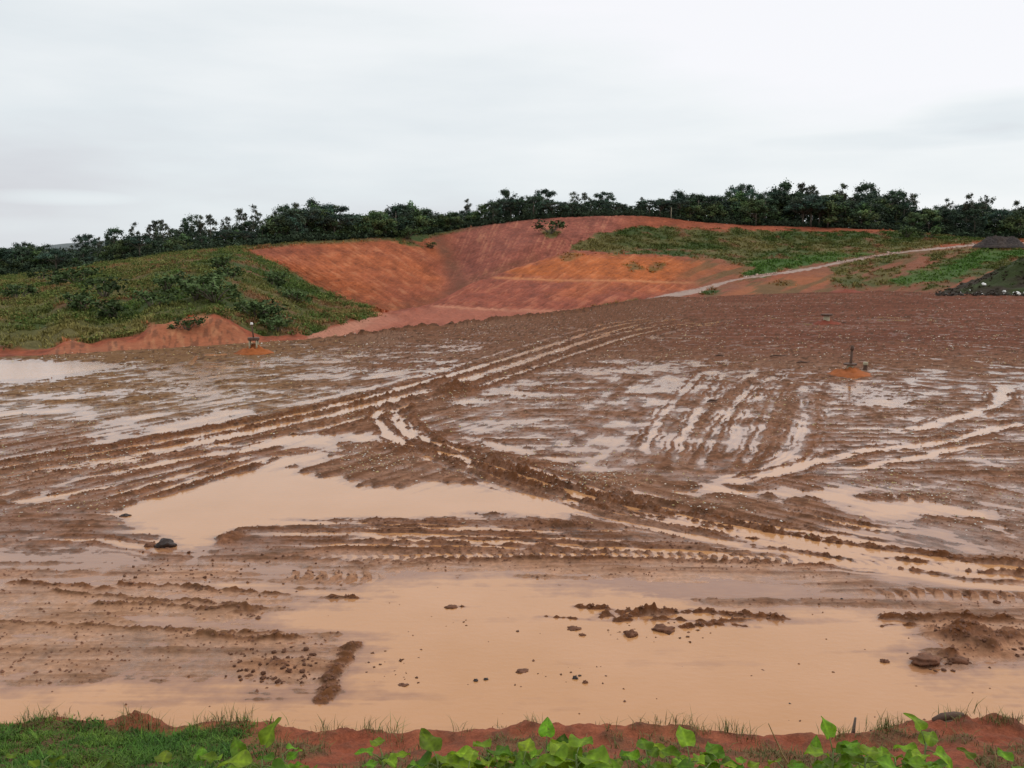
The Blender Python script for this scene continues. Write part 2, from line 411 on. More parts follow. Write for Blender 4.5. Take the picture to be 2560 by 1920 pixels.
# cross-field streaks
track([(480, 1150), (700, 1152), (1000, 1160), (1300, 1166), (1500, 1172)], [(-.3, .1, .04), (0, .14, -.05), (.3, .1, .05), (.7, .12, -.05), (1.0, .1, .05)], fade=2)
track([(560, 1178), (900, 1180), (1250, 1186), (1500, 1192), (1700, 1196)], [(-.25, .1, .05), (0, .12, -.06), (.25, .1, .05)], fade=2)
track([(1000, 1134), (1150, 1134), (1300, 1140), (1400, 1152)], [(0, .25, .07)], fade=1.5)
track([(700, 1166), (1100, 1172), (1400, 1180)], THIN, fade=2)
track([(1440, 1130), (1600, 1152), (1800, 1182), (2000, 1205), (2212, 1222)], [(-.2, .1, .05), (0, .14, -.06), (.3, .12, .07)], fade=1.5)
track([(1480, 1160), (1700, 1182), (1900, 1206)], THIN, fade=1.5)
track([(500, 1208), (800, 1205), (1100, 1200), (1300, 1200), (1469, 1203), (1700, 1209), (1900, 1218), (2100, 1228), (2212, 1234), (2600, 1256)], [(-.30, .14, .09), (0, .17, -.055), (.28, .12, .06)], lug=.21, lugamp=.06, fade=5, rag=.3)
track([(1840, 1285), (2000, 1284), (2212, 1290), (2500, 1300)], [(0, .16, .05)], lug=.30, lugamp=.06, fade=1)
track([(600, 1243), (700, 1247), (850, 1250)], [(0, .12, .05)], lug=.28, lugamp=.07, fade=.6)
track([(1885, 1074), (1960, 1077), (2030, 1082)], [(0, .2, .06)], lug=.34, lugamp=.09, fade=.6)
track([(1660, 1088), (1750, 1115), (1850, 1135), (2000, 1152)], [(-.2, .1, .08), (0, .1, -.07), (.2, .1, .08)], lug=.2, lugamp=.04, fade=1.2)
# ridges standing out of the flooded foreground
for pts, w, hgt in [([(1215, 1309), (1280, 1312), (1340, 1316), (1440, 1322), (1540, 1322), (1640, 1330), (1725, 1341)], .10, .15),
                    ([(1260, 1330), (1350, 1330), (1400, 1322), (1440, 1328)], .16, .16), ([(1140, 1334), (1260, 1336), (1480, 1340), (1640, 1338)], .06, .10),
                    ([(1440, 1356), (1560, 1352), (1660, 1358)], .09, .12), ([(1880, 1338), (1960, 1336), (2040, 1340), (2212, 1342)], .09, .13),
                    ([(1870, 1352), (1960, 1351), (2010, 1355)], .06, .11),
                    ([(230, 1262), (400, 1272), (540, 1281), (645, 1288)], .07, .10), ([(675, 1290), (740, 1290), (822, 1296)], .05, .09),
                    ([(90, 1280), (200, 1288), (300, 1300), (420, 1300), (540, 1308)], .07, .09), ([(180, 1308), (350, 1312), (480, 1318), (595, 1318)], .08, .09),
                    ([(480, 1330), (540, 1326), (580, 1322)], .2, .09),
                    ([(-100, 1344), (100, 1352), (300, 1362), (420, 1366), (640, 1368)], .06, .07), ([(400, 1376), (560, 1382), (680, 1381)], .07, .13),
                    ([(0, 1260), (150, 1268), (260, 1276)], .1, .09), ([(960, 1312), (985, 1309), (1030, 1310)], .06, .09)]:
    track(pts, [(0, w * .9, hgt * 1.25)], fade=.35, rag=.6)
track([(780, 1381), (766, 1395), (738, 1430), (716, 1470), (700, 1500), (690, 1526)], [(0, .125, .15)], fade=.15, rag=.45)
# hummocks
HUM = [((2075, 1375), 70, 30, .17), ((2150, 1385), 60, 22, .12), ((2055, 1420), 30, 12, .13), ((2190, 1372), 40, 14, .10), ((1420, 1328), 40, 10, .10), ((500, 1156), 30, 12, .12), ((485, 1172), 22, 8, .1),
       ((1990, 1431), 22, 6, .12), ((2120, 1400), 60, 24, .10), ((980, 838), 60, 10, .22), ((985, 851), 45, 8, .2), ((950, 825), 25, 6, .2), ((1300, 1092), 50, 12, .09), ((1380, 1090), 45, 9, .08), ((600, 1440), 100, 25, .07)]

def mud_height():
    X, Y = XM, YM
    n1 = fbm(X * .16, Y * .16, 3, 1); n2 = fbm(X * .55, Y * .8, 4, 5); n3 = fbm(X * 2.6, Y * 3.0, 3, 9); n4 = fbm(X * 9, Y * 9, 2, 21)
    dist = sstep(15, 60, Y)
    (ax, ay), (bx, by) = gpts([(120, 985), (900, 830)]); L0 = math.hypot(bx - ax, by - ay); ux, uy = (bx - ax) / L0, (by - ay) / L0
    al = X * ux + Y * uy; ac = -X * uy + Y * ux
    (ax, ay), (bx, by) = gpts([(1000, 966), (1800, 1163)]); L0 = math.hypot(bx - ax, by - ay); vx, vy = (bx - ax) / L0, (by - ay) / L0
    al2 = X * vx + Y * vy; ac2_ = -X * vy + Y * vx
    zL = sstep(1250, 900, PX) * sstep(1130, 1060, PY); zC = sstep(1000, 1250, PX) * sstep(1010, 1060, PY) * sstep(1220, 1170, PY); zH = np.clip(1 - zL - zC, 0, 1)
    (ax, ay), (bx, by) = gpts([(1480, 1010), (1630, 815)]); L0 = math.hypot(bx - ax, by - ay); wx_, wy_ = (bx - ax) / L0, (by - ay) / L0
    zF = sstep(1180, 1300, PX) * sstep(1850, 1720, PX) * sstep(755, 790, PY) * sstep(1050, 1010, PY); zC = zC * (1 - zF); zL = zL * (1 - zF); zH = zH * (1 - zF)
    st = .55 * zF * fbm((-X * wy_ + Y * wx_) * 2.2, (X * wx_ + Y * wy_) * .18, 4, 119) + zL * fbm(ac * 2.4, al * .16, 4, 111) + zC * fbm(ac2_ * 3.0, al2 * .2, 4, 113) + zH * fbm(Y * 2.6, X * .20, 5, 115, .6)
    st = st * (1 - .7 * sstep(26, 60, Y))
    nf = fbm(X * 1.1, Y * 1.0, 4, 117)
    rgh = np.clip(.55 + 1.3 * fbm(X * .11 + 3, Y * .11, 3, 131), .12, 1.25)
    nr_ = 1 - .5 * sstep(1040, 1140, PY)
    h = .044 - .024 * sstep(1060, 1160, PY) - .006 * sstep(1200, 1270, PY) + .014 * n1 * nr_ + .022 * n2 * nr_ + (.016 + .008 * dist) * n3 * nr_ * rgh + .009 * n4 * nr_ * rgh + .036 * st * nr_ + (.022 + .012 * dist) * nf * nr_
    ja = n2 * .8 + n3 * .55 + n4 * .25 + .9 * st
    # low, fleck covered zones
    low = np.zeros_like(X)
    for P, soft, lo in FLECK:
        sd = poly_sd(X, Y, P, soft * 2 + .1)
        low = np.maximum(low, lo * sstep(soft, -soft, sd + 1.5 * n1))
    h = h - low * (1 + .9 * fbm(X * .22 + 9, Y * .4, 2, 77))
    pw = np.zeros_like(X)
    for P, soft, dep in PUD:
        mrg = soft * 3 + .2
        sd = poly_sd(X, Y, P, mrg) + ja * soft * 1.3
        w = sstep(soft * .5, -soft * .6, sd)
        ramp_ = np.clip(-sd / (3.4 * soft), .12, 1)
        h = h * (1 - w) + (-dep * ramp_ + ramp_ * min(dep * .25, .012) * (n2 + .7 * n3 + 1.3 * st)) * w
        pw = np.maximum(pw, w)
    rid = np.zeros_like(X)
    for P, bands, lug, la, fade, rag in TR:
        mx = max(abs(o) + 3 * w for o, w, _ in bands) + .3
        m, d, t, L = line_d(X, Y, P, mx)
        if not m.any(): continue
        x, y = X[m], Y[m]
        wob = .10 * fbm(t * 1.1, t * 0 + P[0, 0], 3, 31)
        d = d + wob
        f = sstep(0, fade, t) * sstep(0, fade, L - t)
        add = np.zeros_like(d); rr = np.zeros_like(d)
        for o, w, am in bands:
            g = np.exp(-((d - o) / w) ** 2)
            q = 1 - rag + rag * (1 + 1.5 * fbm(t * 1.3 + o * 5, d * 1.5, 3, 41))
            v = am * g * np.clip(q, 0, 1.35)
            if am > 0: v *= .46 * np.clip(1 + .8 * fbm(x * 6.5, y * 6.5, 2, 61), .1, 1.5); rr = np.maximum(rr, np.clip(v * 2.0, 0, 1))
            add += v
        if len(bands) > 1:
            lo_, hi_ = min(b_[0] for b_ in bands) - .3, max(b_[0] for b_ in bands) + .3
            env = sstep(lo_ - .25, lo_ + .15, d) * sstep(hi_ + .25, hi_ - .15, d)
            tl = np.cos(2 * math.pi * d / .23 + 2.2 * fbm(t * .5, d * 2, 2, 43)) * np.clip(.5 + 1.2 * fbm(t * .35, d * 1.2 + 7, 3, 47), 0, 1.2)
            add += .020 * env * tl; rr = np.maximum(rr, env * .07 * np.clip(tl, 0, 1))
        if lug:
            g = np.exp(-(d / .26) ** 4)
            add += la * g * np.sign(np.sin(2 * math.pi * (t + .35 * np.abs(d)) / lug)) * .5 * (1 - .5 * sstep(.05, .3, np.abs(d)))
        h[m] += add * f; rid[m] = np.maximum(rid[m], rr * f)
    for (cx, cy), wx, wy, am in HUM:
        (x0, y0), = gpts([(cx, cy)]); (x1, _), = gpts([(cx + wx, cy)]); (_, y1), = gpts([(cx, cy - wy)])
        g = np.exp(-(((X - x0) / (x1 - x0)) ** 2 + ((Y - y0) / (y1 - y0)) ** 2) * 1.5)
        g *= np.clip(.8 + .8 * fbm(X * 3.2, Y * 3.2, 3, 71), 0, 1.5)
        h += am * g; rid = np.maximum(rid, am * g * .8)
    # the tipped rim at the far edge
    dE = edge_Y(acol)[:, None] - Y
    rim = np.exp(-(dE / 2.2) ** 2) * sstep(620, 760, PX) * sstep(1480, 1250, PX)
    h += rim * (.25 + .22 * fbm(X * .9, Y * .9, 3, 81)); rid = np.maximum(rid, rim * .12)
    return h, rid, n1, n2, n3, pw, st

HM, RID, n1, n2, n3, PW, ST = mud_height()

def mud_z(x, y):
    a = x / y; s = -H / y
    i = np.interp(a, acol, np.arange(len(acol)))
    se = np.interp(a, ea, es)
    j = np.clip((s - s_near) / (se - s_near), 0, 1) * (nr - 1)
    return HM[np.clip(np.rint(i).astype(int), 0, len(acol) - 1), np.rint(j).astype(int)]

def lerp3(a, b, t):
    return np.asarray(a) * (1 - t[..., None]) + np.asarray(b) * t[..., None]

# mud colour: what the soil itself is made of (fresh ridges, red soil, grey-tan silt, rubbish-rich brown)
c = np.zeros(XM.shape + (3,)); c[:] = (.205, .090, .046)
c = lerp3(c, (.25, .135, .085), np.clip(.4 + .9 * n1 - .8 * ST, 0, 1) * .75)
c = lerp3(c, (.115, .050, .024), np.clip(.1 + 1.5 * ST + .5 * n3, 0, 1) * .75)
far_red = sstep(1250, 1700, PX + 120 * n1) * sstep(800, 720, PY)
c = lerp3(c, (.185, .058, .030), far_red * .85)
far_st = fbm(YM * .35, XM * .05, 4, 121); far_bl = fbm(XM * .12, YM * .10, 4, 123)
c = lerp3(c, (.13, .045, .024), far_red * np.clip(.1 + 1.2 * far_st + .5 * far_bl, 0, 1) * .8)
c = lerp3(c, (.24, .115, .075), far_red * np.clip(-.1 - 1.2 * far_st - .4 * far_bl, 0, 1) * .7)
c = lerp3(c, (.22, .125, .050), sstep(900, 500, PX) * sstep(960, 860, PY) * .6)
c = lerp3(c, (.17, .070, .033), sstep(1050, 1250, PX) * sstep(1560, 1350, PX) * sstep(780, 740, PY) * .6)
c = lerp3(c, (.135, .052, .020), sstep(.055, .12, RID) * .9)
c = lerp3(c, (.085, .042, .022), sstep(.1, .7, n3 + .4 * n2) * (.6 + .25 * sstep(1000, 850, PY)))
c = lerp3(c, (.44, .235, .135), sstep(1165, 1250, PY) * (1 - sstep(.02, .07, RID)) * np.clip(.62 + .5 * n1 - .5 * ST, .2, .9))
c = lerp3(c, (.30, .17, .09), sstep(1000, 300, PX) * sstep(1240, 1320, PY) * .25)
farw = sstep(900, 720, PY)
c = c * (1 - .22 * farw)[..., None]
wet = (1 - .45 * farw) * np.clip(1 - (HM - .002) / (.045 - .020 * sstep(900, 760, PY)), 0, 1) * (1 - .6 * sstep(.02, .08, RID))

i0 = np.arange(len(acol) - 1)[:, None] * nr + np.arange(nr - 1)[None, :]
quads = np.stack([i0, i0 + nr, i0 + nr + 1, i0 + 1], -1).reshape(-1, 4)
V = np.stack([XM, YM, HM], -1).reshape(-1, 3)
# a skirt that goes down behind the far rim
sk = np.stack([XM[:, -1] * (1 + .8 / YM[:, -1]), YM[:, -1] + .8, np.full(len(acol), -.9)], -1)
V2 = np.vstack([V, sk]); nv = len(V)
e0 = np.arange(len(acol) - 1) * nr + nr - 1
skq = np.stack([e0, e0 + nr, nv + np.arange(len(acol) - 1) + 1, nv + np.arange(len(acol) - 1)], -1)
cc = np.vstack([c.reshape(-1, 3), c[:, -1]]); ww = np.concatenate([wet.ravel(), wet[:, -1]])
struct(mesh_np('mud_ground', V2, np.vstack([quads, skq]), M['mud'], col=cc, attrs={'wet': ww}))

# standing water: only where the mud dips under the level
hf = np.stack([HM.ravel()[quads[:, k]] for k in range(4)], 1).min(1)
wq = quads[hf < .004]
used = np.unique(wq); remap = np.zeros(nv, np.int32); remap[used] = np.arange(len(used))
Vw = V[used].copy(); dep = -Vw[:, 2]; Vw[:, 2] = 0
struct(mesh_np('water', Vw, remap[wq], M['water'], attrs={'depth': np.clip(dep, 0, 1)}))

# ================================================================== THE HILLS AROUND THE FLAT
na2 = 820
ac2 = np.concatenate([np.linspace(-1.9, -.66, 90, endpoint=False), np.linspace(-.66, .66, na2), np.linspace(.66, 1.9, 91)[1:]])
def curve(pts):
    """(px, py, Y) knots -> forward distance and height for every column"""
    p = np.array(pts, float)
    a, s = ray(p[:, 0], p[:, 1])
    Y = np.interp(ac2, a, p[:, 2]); z = np.interp(ac2, a, H + s * p[:, 2])
    return Y, z
YE = edge_Y(ac2)
KE = (YE - 2.0, np.full_like(YE, -.35))
pe = lambda px: float(edge_Y(ray(px, 700)[0]))
# V: dip behind the rim
pxc = proj(ac2 * YE, YE, 0 * YE)[0]
dipw = sstep(640, 720, pxc) * sstep(1440, 1300, pxc)
KV = (YE + 1.0 + 6 * dipw, .03 - 3.4 * dipw)
KM = curve([(-700, 770, pe(-700) + 4), (-200, 768, pe(-200) + 4), (0, 764, pe(0) + 4), (90, 762, pe(90) + 4), (150, 737, pe(150) + 4), (200, 746, pe(200) + 4), (250, 735, pe(250) + 4), (300, 728, pe(300) + 4), (335, 698, pe(335) + 4.5),
            (420, 690, pe(420) + 4.5), (460, 683, pe(460) + 4.5), (500, 700, pe(500) + 4), (530, 716, pe(530) + 4), (570, 728, pe(570) + 4), (620, 731, pe(620) + 4), (660, 727, 72), (700, 711, 80), (760, 691, 88), (800, 683, 92), (832, 680, 94),
            (929, 663, 105), (1040, 668, 107), (1104, 671, 108), (1205, 671, 110), (1260, 664, 113), (1370, 640, 130), (1440, 630, 144), (1520, 622, 152), (1700, 602, 165), (1900, 585, 170), (2100, 580, 168), (2212, 585, 165), (3000, 590, 165)])
KF = curve([(-700, 650, 132), (-200, 625, 134), (0, 610, 136), (100, 606, 138), (170, 594, 140), (250, 574, 143), (330, 560, 146), (420, 549, 148), (520, 541, 150), (600, 572, 140), (680, 620, 124), (740, 650, 110), (800, 665, 101), (832, 674, 98),
            (882, 667, 104), (929, 657, 112), (950, 649, 116), (985, 628, 124), (1023, 608, 133), (1064, 597, 141), (1104, 581, 150), (1171, 561, 164), (1222, 545, 174), (1300, 547, 178), (1440, 553, 180), (1620, 552, 186), (1800, 545, 190), (1900, 543, 190), (2100, 531, 190), (2212, 530, 188), (3000, 530, 188)])
KD = curve([(-700, 648, 145), (0, 609, 148), (250, 573, 153), (420, 549, 157), (520, 542, 158), (600, 590, 153), (680, 650, 145), (740, 680, 136), (800, 696, 130), (850, 700, 130), (929, 690, 138), (1023, 648, 152), (1104, 600, 168), (1171, 566, 180), (1222, 545, 186), (1300, 538, 190), (1440, 540, 190), (1620, 540, 192), (1800, 535, 195), (1900, 533, 195), (2100, 525, 195), (2212, 524, 194), (3000, 524, 194)])
KW = curve([(-700, 645, 155), (0, 606, 158), (250, 570, 163), (420, 547, 166), (520, 541, 167), (600, 556, 160), (700, 590, 152), (800, 612, 148), (880, 608, 160), (940, 585, 182), (972, 572, 197), (1000, 570, 190), (1060, 555, 179), (1120, 535, 180), (1180, 518, 187), (1240, 508, 195), (1340, 503, 200), (1440, 510, 200), (1620, 513, 202), (1800, 513, 204), (1950, 512, 204), (2100, 520, 202), (2212, 522, 200), (3000, 522, 200)])
TREEBASE = [(-700, 640), (-200, 622), (0, 600), (100, 596), (170, 588), (250, 566), (420, 544), (520, 535), (600, 526), (640, 521), (720, 519), (800, 514), (860, 511), (930, 504), (1030, 488), (1090, 480), (1170, 471), (1250, 467), (1350, 465), (1420, 467), (1500, 478), (1620, 487), (1750, 490), (1850, 494), (1950, 498), (2100, 514), (2212, 518), (3000, 520)]
TY = [(-700, 168), (0, 170), (250, 174), (520, 176), (640, 178), (800, 188), (930, 212), (1000, 216), (1170, 208), (1420, 212), (1750, 216), (2212, 210), (3000, 210)]
KT = curve([(p, y, float(pint(p, TY))) for p, y in TREEBASE])
KB = (KT[0] + 90, KT[1] + 3.0)
KX = (KT[0] + 300, KT[1] * .5 - 4)
KZ = (np.full_like(YE, 4000.0), np.full_like(YE, -12.0))
knots = [KE, KV, KM, KF, KD, KW, KT, KB, KX, KZ]
rows = [4, 30, 95, 14, 70, 62, 16, 8, 8]
Yh = []; Zh = []; Uh = []
for k, n in enumerate(rows):
    for i in range(n):
        t = i / n
        Yh.append(knots[k][0] * (1 - t) + knots[k + 1][0] * t); Zh.append(knots[k][1] * (1 - t) + knots[k + 1][1] * t); Uh.append(k + t)
Yh.append(knots[-1][0]); Zh.append(knots[-1][1]); Uh.append(len(rows))
Yh = np.array(Yh).T; Zh = np.array(Zh).T; Uh = np.array(Uh)[None, :] + np.zeros_like(Yh)
# a fuller belly for the green spur on the left
belly = np.where((Uh >= 2) & (Uh <= 3), np.sin(math.pi * np.clip(Uh - 2, 0, 1)), 0) * sstep(700, 500, pxc)[:, None]
Zh += .9 * belly
Zw = gsm(gsm(Zh, 6.0, 1), 8.0, 0); Yw = gsm(gsm(Yh, 6.0, 1), 8.0, 0); kw = sstep(3.15, 3.7, Uh) * sstep(6.0, 5.5, Uh); Zh = Zh * (1 - kw) + Zw * kw; Yh = Yh * (1 - kw) + Yw * kw
Z2 = gsm(gsm(Zh, 2.0, 1), 2.2, 0); Y2 = gsm(gsm(Yh, 2.0, 1), 2.2, 0)
keep = sstep(0.2, 1.2, Uh) * sstep(7.5, 6.5, Uh)
Zh = Zh * (1 - keep) + Z2 * keep; Yh = Yh * (1 - keep) + Y2 * keep
Xh = ac2[:, None] * Yh
HPX, HPY = proj(Xh, Yh, Zh)
hn1 = fbm(Xh * .05, Yh * .05, 3, 201); hn2 = fbm(Xh * .22, Yh * .22, 4, 205); hn3 = fbm(Xh * .9, Yh * .9, 3, 209)
amp = sstep(1.1, 1.9, Uh) * (1 - sstep(6.5, 7.5, Uh))
green_left = sstep(835, 790, HPX) * ((Uh > 2.0) & (Uh < 3.2)) + sstep(560, 500, HPX) * (Uh >= 3.2)
green_left = np.clip(green_left, 0, 1)
# rills running down the cut faces, in the direction the machines left them
wallL = sstep(1010, 930, HPX) * (Uh > 3.3) * (Uh < 6.0) * sstep(520, 560, HPX)
wallR = sstep(930, 1010, HPX) * (Uh > 3.3) * (Uh < 6.0) * sstep(1400, 1300, HPX)
prom = ((Uh > 1.2) & (Uh <= 3.1)) * sstep(830, 860, HPX) * sstep(1800, 1600, HPX)
def streak(dx, dy, seed, fine=.11, long=.012):
    L = math.hypot(dx, dy); dx, dy = dx / L, dy / L
    along = HPX * dx + HPY * dy; across = -HPX * dy + HPY * dx
    return fbm(across * fine, along * long, 4, seed)
stL = .22 * streak(200, 118, 301, .07, .012) + .75 * streak(200, 122, 307, .30, .022); stR = .25 * streak(-50, 95, 303, .06, .014) + .75 * streak(-45, 95, 309, .28, .022); stP = .22 * streak(-100, 52, 305, .06, .010) + .7 * streak(-100, 56, 311, .25, .02)
mot = fbm(HPX * .03, HPY * .06, 4, 313)
rill = wallL * stL + wallR * stR + prom * stP
Zh += amp * ((.14 + .22 * green_left) * hn2 + (.07 + .10 * green_left) * hn3 + .15 * rill * (1 - green_left) * sstep(3.05, 3.4, np.where(Uh < 3.2, 3.4 - (Uh < 3) * .0, Uh)))
# two machine-cut terraces on the red promontory
def bench(pts, wpx, zamp):
    P = np.array(pts, float); yb = np.interp(HPX, P[:, 0], P[:, 1]); inx = sstep(P[0, 0] - 5, P[0, 0] + 15, HPX) * sstep(P[-1, 0] + 20, P[-1, 0] - 40, HPX)
    return np.exp(-((HPY - yb - 1.5 * hn2) / wpx) ** 2) * inx * (Uh > 1.1) * (Uh < 3.3)
B1 = [(929, 661), (970, 664), (1104, 671), (1205, 672), (1260, 670)]
B2 = [(1060, 599), (1138, 603), (1238, 606), (1356, 606), (1478, 611), (1600, 606)]
b1 = bench(B1, 3.0, 0); b2 = bench(B2, 2.2, 0)
HPX, HPY = proj(Xh, Yh, Zh)

# ---- land cover, plus shade painted into the red pit
def zone(pts, soft=4, jit=6):
    return sstep(soft, -soft, poly_sd(HPX, HPY, np.array(pts, float), 60) + jit * hn2 + jit * .6 * hn3)
hc = np.zeros(Xh.shape + (3,)); hc[:] = (.29, .076, .034)
hc = lerp3(hc, (.38, .100, .034), wallL * np.clip(.5 + hn1, 0, 1))
hc = lerp3(hc, (.29, .088, .058), wallR * .9)
hc = lerp3(hc, (.30, .080, .046), prom * .8)
orange = zone([(1080, 585), (1240, 545), (1440, 553), (1560, 562), (1625, 580), (1640, 600), (1560, 612), (1400, 612), (1250, 604), (1120, 600)], 14, 8) * prom
hc = lerp3(hc, (.43, .112, .024), orange * .95)
orange2 = zone([(1250, 604), (1400, 612), (1560, 612), (1480, 635), (1400, 640), (1330, 625), (1250, 650), (1180, 640)], 16, 8) * prom
hc = lerp3(hc, (.41, .108, .034), orange2 * .6)
hn4 = fbm(Xh * 2.6, Yh * 2.6, 2, 213)
hc = hc * (1 + .26 * hn4 + .16 * hn3 + .24 * np.clip(rill, -.7, .7) + .28 * np.clip(mot, -.8, .8))[..., None]
pale = sstep(.15, .75, rill + .4 * mot) * (wallL + wallR + prom * .7)
hc = lerp3(hc, (.60, .30, .15), np.clip(pale, 0, 1) * .30)
hc = lerp3(hc, (.52, .22, .13), np.clip(b1, 0, 1) * .95); hc = lerp3(hc, (.58, .24, .10), np.clip(b2, 0, 1) * .75)
gully_shade = np.exp(-((HPX - np.interp(HPY, [500, 547, 611, 640], [935, 964, 992, 1000])) / 20) ** 2) * (Uh > 3.3) * (Uh < 6)  # shade of the gully between the two walls, painted into the soil colour
hc = lerp3(hc, (.17, .065, .034), gully_shade * np.clip(.75 + .5 * hn3 + .4 * mot, 0, 1))
# bare pinkish flat and ramp left of the promontory
ramp = zone([(650, 735), (700, 711), (785, 685), (832, 676), (870, 690), (800, 720), (735, 735)], 5, 4) * (Uh < 2.4)
hc = lerp3(hc, (.50, .225, .145), ramp * .9)
lowp = zone([(832, 678), (929, 662), (1000, 668), (1205, 674), (1260, 670), (1200, 684), (1090, 696), (960, 712), (860, 720), (735, 738), (790, 705)], 6, 5) * (Uh < 3.1)
hc = lerp3(hc, (.40, .140, .088), lowp * .7)
# right hand slope beyond the flat
rightslope = sstep(1420, 1560, HPX) * (Uh < 3.1)
hc = lerp3(hc, (.235, .092, .050), rightslope * np.clip(.8 + .5 * hn1, 0, 1))
rs_or = zone([(1560, 640), (1600, 622), (1700, 598), (1800, 590), (1830, 600), (1760, 620), (1640, 636)], 8, 6) * (Uh < 3.1)
hc = lerp3(hc, (.38, .13, .045), rs_or * .6)
GREEN = np.zeros_like(Xh)
G = lambda pts, soft=4, jit=6, k=1.0: np.maximum(GREEN, k * zone(pts, soft, jit))
GREEN = G([(1230, 541), (1240, 528), (1290, 506), (1360, 492), (1450, 489), (1560, 496), (1750, 499), (1900, 500), (2000, 490), (2400, 490), (2400, 514), (2120, 524), (2050, 530), (1900, 549), (1760, 571), (1640, 599), (1590, 602), (1612, 586), (1630, 578), (1560, 561), (1440, 553), (1340, 548)], 3, 5)
GREEN = G(z3([(960, 690), (1100, 660), (1300, 615), (1500, 600), (1450, 630), (1200, 690), (1100, 730), (1000, 745)]), 3, 5)
GREEN = G(z3([(1350, 770), (1500, 720), (1700, 680), (1850, 600), (1950, 560), (2212, 565), (2212, 620), (2050, 640), (1900, 690), (1800, 770), (1600, 800), (1400, 800)]), 4, 6)
GREEN = np.maximum(GREEN, .95 * zone([(1790, 600), (1830, 584), (1900, 563), (2060, 538), (2260, 536), (2400, 600), (2100, 622), (1960, 622), (1800, 622)], 6, 6) * sstep(.28, .05, fbm((HPX * .35 + HPY * .94) * .05, (HPX * .94 - HPY * .35) * .010, 3, 345)))
GREEN = G(z3([(120, 850), (200, 825), (260, 835), (230, 865), (150, 868)]), 3, 3)
GREEN = G(z3([(580, 790), (700, 780), (760, 800), (650, 812)]), 4, 4, .7)
GREEN = G([(1190, 682), (1260, 668), (1340, 652), (1372, 645), (1380, 650), (1300, 668), (1240, 680)], 3, 3)
GREEN = G(z3([(1380, 430), (1600, 420), (1900, 480), (1900, 520), (1500, 500)]), 6, 6)
GREEN = np.maximum(GREEN, green_left)
GREEN = G([(835, 513), (870, 505), (935, 498), (925, 514), (900, 524), (915, 534), (890, 530), (860, 520)], 4, 5)
GREEN = G([(1172, 500), (1195, 494), (1212, 500), (1200, 514), (1180, 512)], 3, 4)
GREEN = G(z2([(1390, 620), (1500, 590), (1560, 610), (1470, 660)]), 4, 4, .6)
GREEN = G(z2([(1810, 670), (1900, 660), (1960, 700), (1880, 720)]), 4, 4, .7); GREEN = G(z2([(1980, 670), (2090, 660), (2080, 700), (2000, 720)]), 4, 4, .7)
# thin scrub along the wood's edge, bare red strip on the crest
fringe = sstep(11, 3, HPY - np.interp(HPX, *np.array(TREEBASE).T)) * sstep(1060, 960, HPX) * (Uh < 6.4) * (Uh > 4)
GREEN = np.maximum(GREEN, fringe * .9)
SCARP = zone([(95, 772), (130, 748), (155, 733), (178, 740), (205, 752), (250, 734), (285, 742), (312, 735), (322, 700), (345, 704), (385, 694), (432, 682), (480, 685), (512, 702), (530, 722), (552, 736), (590, 742), (520, 760), (300, 772)], 4, 6) * (Uh < 3)
hc = lerp3(hc, (.36, .12, .055), SCARP)
hc = lerp3(hc, (.42, .17, .08), SCARP * sstep(.1, .6, fbm(HPX * .06, HPY * .03, 3, 331)))
SCRUB = zone([(370, 712), (420, 706), (440, 714), (410, 722), (380, 720)], 3, 5)
for pl_ in ([(185, 735), (230, 742), (226, 764), (188, 762)], [(285, 730), (325, 720), (320, 750), (288, 755)], [(495, 700), (548, 722), (592, 736), (560, 746), (505, 728)], [(340, 690), (375, 690), (370, 712), (345, 716)]): SCRUB = np.maximum(SCRUB, .9 * zone(pl_, 5, 9))
GREEN = GREEN * (1 - SCARP * (1 - SCRUB))
gtone = np.clip(.5 + 1.1 * hn1 + .5 * hn2, 0, 1)
gcol = lerp3(np.zeros(Xh.shape + (3,)) + np.array((.050, .075, .017)), (.130, .112, .036), gtone)
gcol = lerp3(gcol, (.17, .080, .04), sstep(.35, .8, hn2 + .6 * fbm(Xh * .08, Yh * .08, 2, 341)) * .8)
bright = zone(z3([(1350, 770), (1500, 720), (1700, 680), (1850, 600), (1950, 560), (2212, 565), (2212, 620), (2050, 640), (1900, 690), (1800, 770), (1600, 800), (1400, 800)]), 6, 6)
bright = np.maximum(bright, zone(z3([(380, 740), (480, 640), (900, 600), (1300, 590), (1400, 590), (900, 670), (600, 735)]), 6, 6))
gcol = lerp3(gcol, (.055, .115, .020), bright * .85)
hc = lerp3(hc, gcol, np.clip(GREEN, 0, 1)[..., None][..., 0])
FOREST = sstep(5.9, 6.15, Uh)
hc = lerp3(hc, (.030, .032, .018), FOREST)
# the gravel road up to the right
RC = [(1392, 653, 12), (1440, 641, 11), (1500, 629, 10), (1540, 618, 7), (1590, 604, 5), (1640, 596, 5), (1740, 582, 5), (1805, 569, 5), (1870, 557, 4), (1940, 546, 3.2), (2005, 539, 3), (2075, 532, 3), (2110, 529, 3), (2200, 525, 3.5), (2330, 521, 5)]
rc = np.array(RC)
Pl = smooth_line(rc[:, :2], 3)
rm, rd, rt, _ = line_d(HPX, HPY, Pl, 30)
ROAD = np.zeros_like(Xh)
wv = np.interp(HPX[rm], rc[:, 0], rc[:, 2])
ROAD[rm] = sstep(wv * .62, wv * .38, np.abs(rd) + 1.6 * hn3[rm] + 1.2 * hn2[rm]) * (Uh[rm] < 4.2)
hc = lerp3(hc, (.40, .29, .24), ROAD)

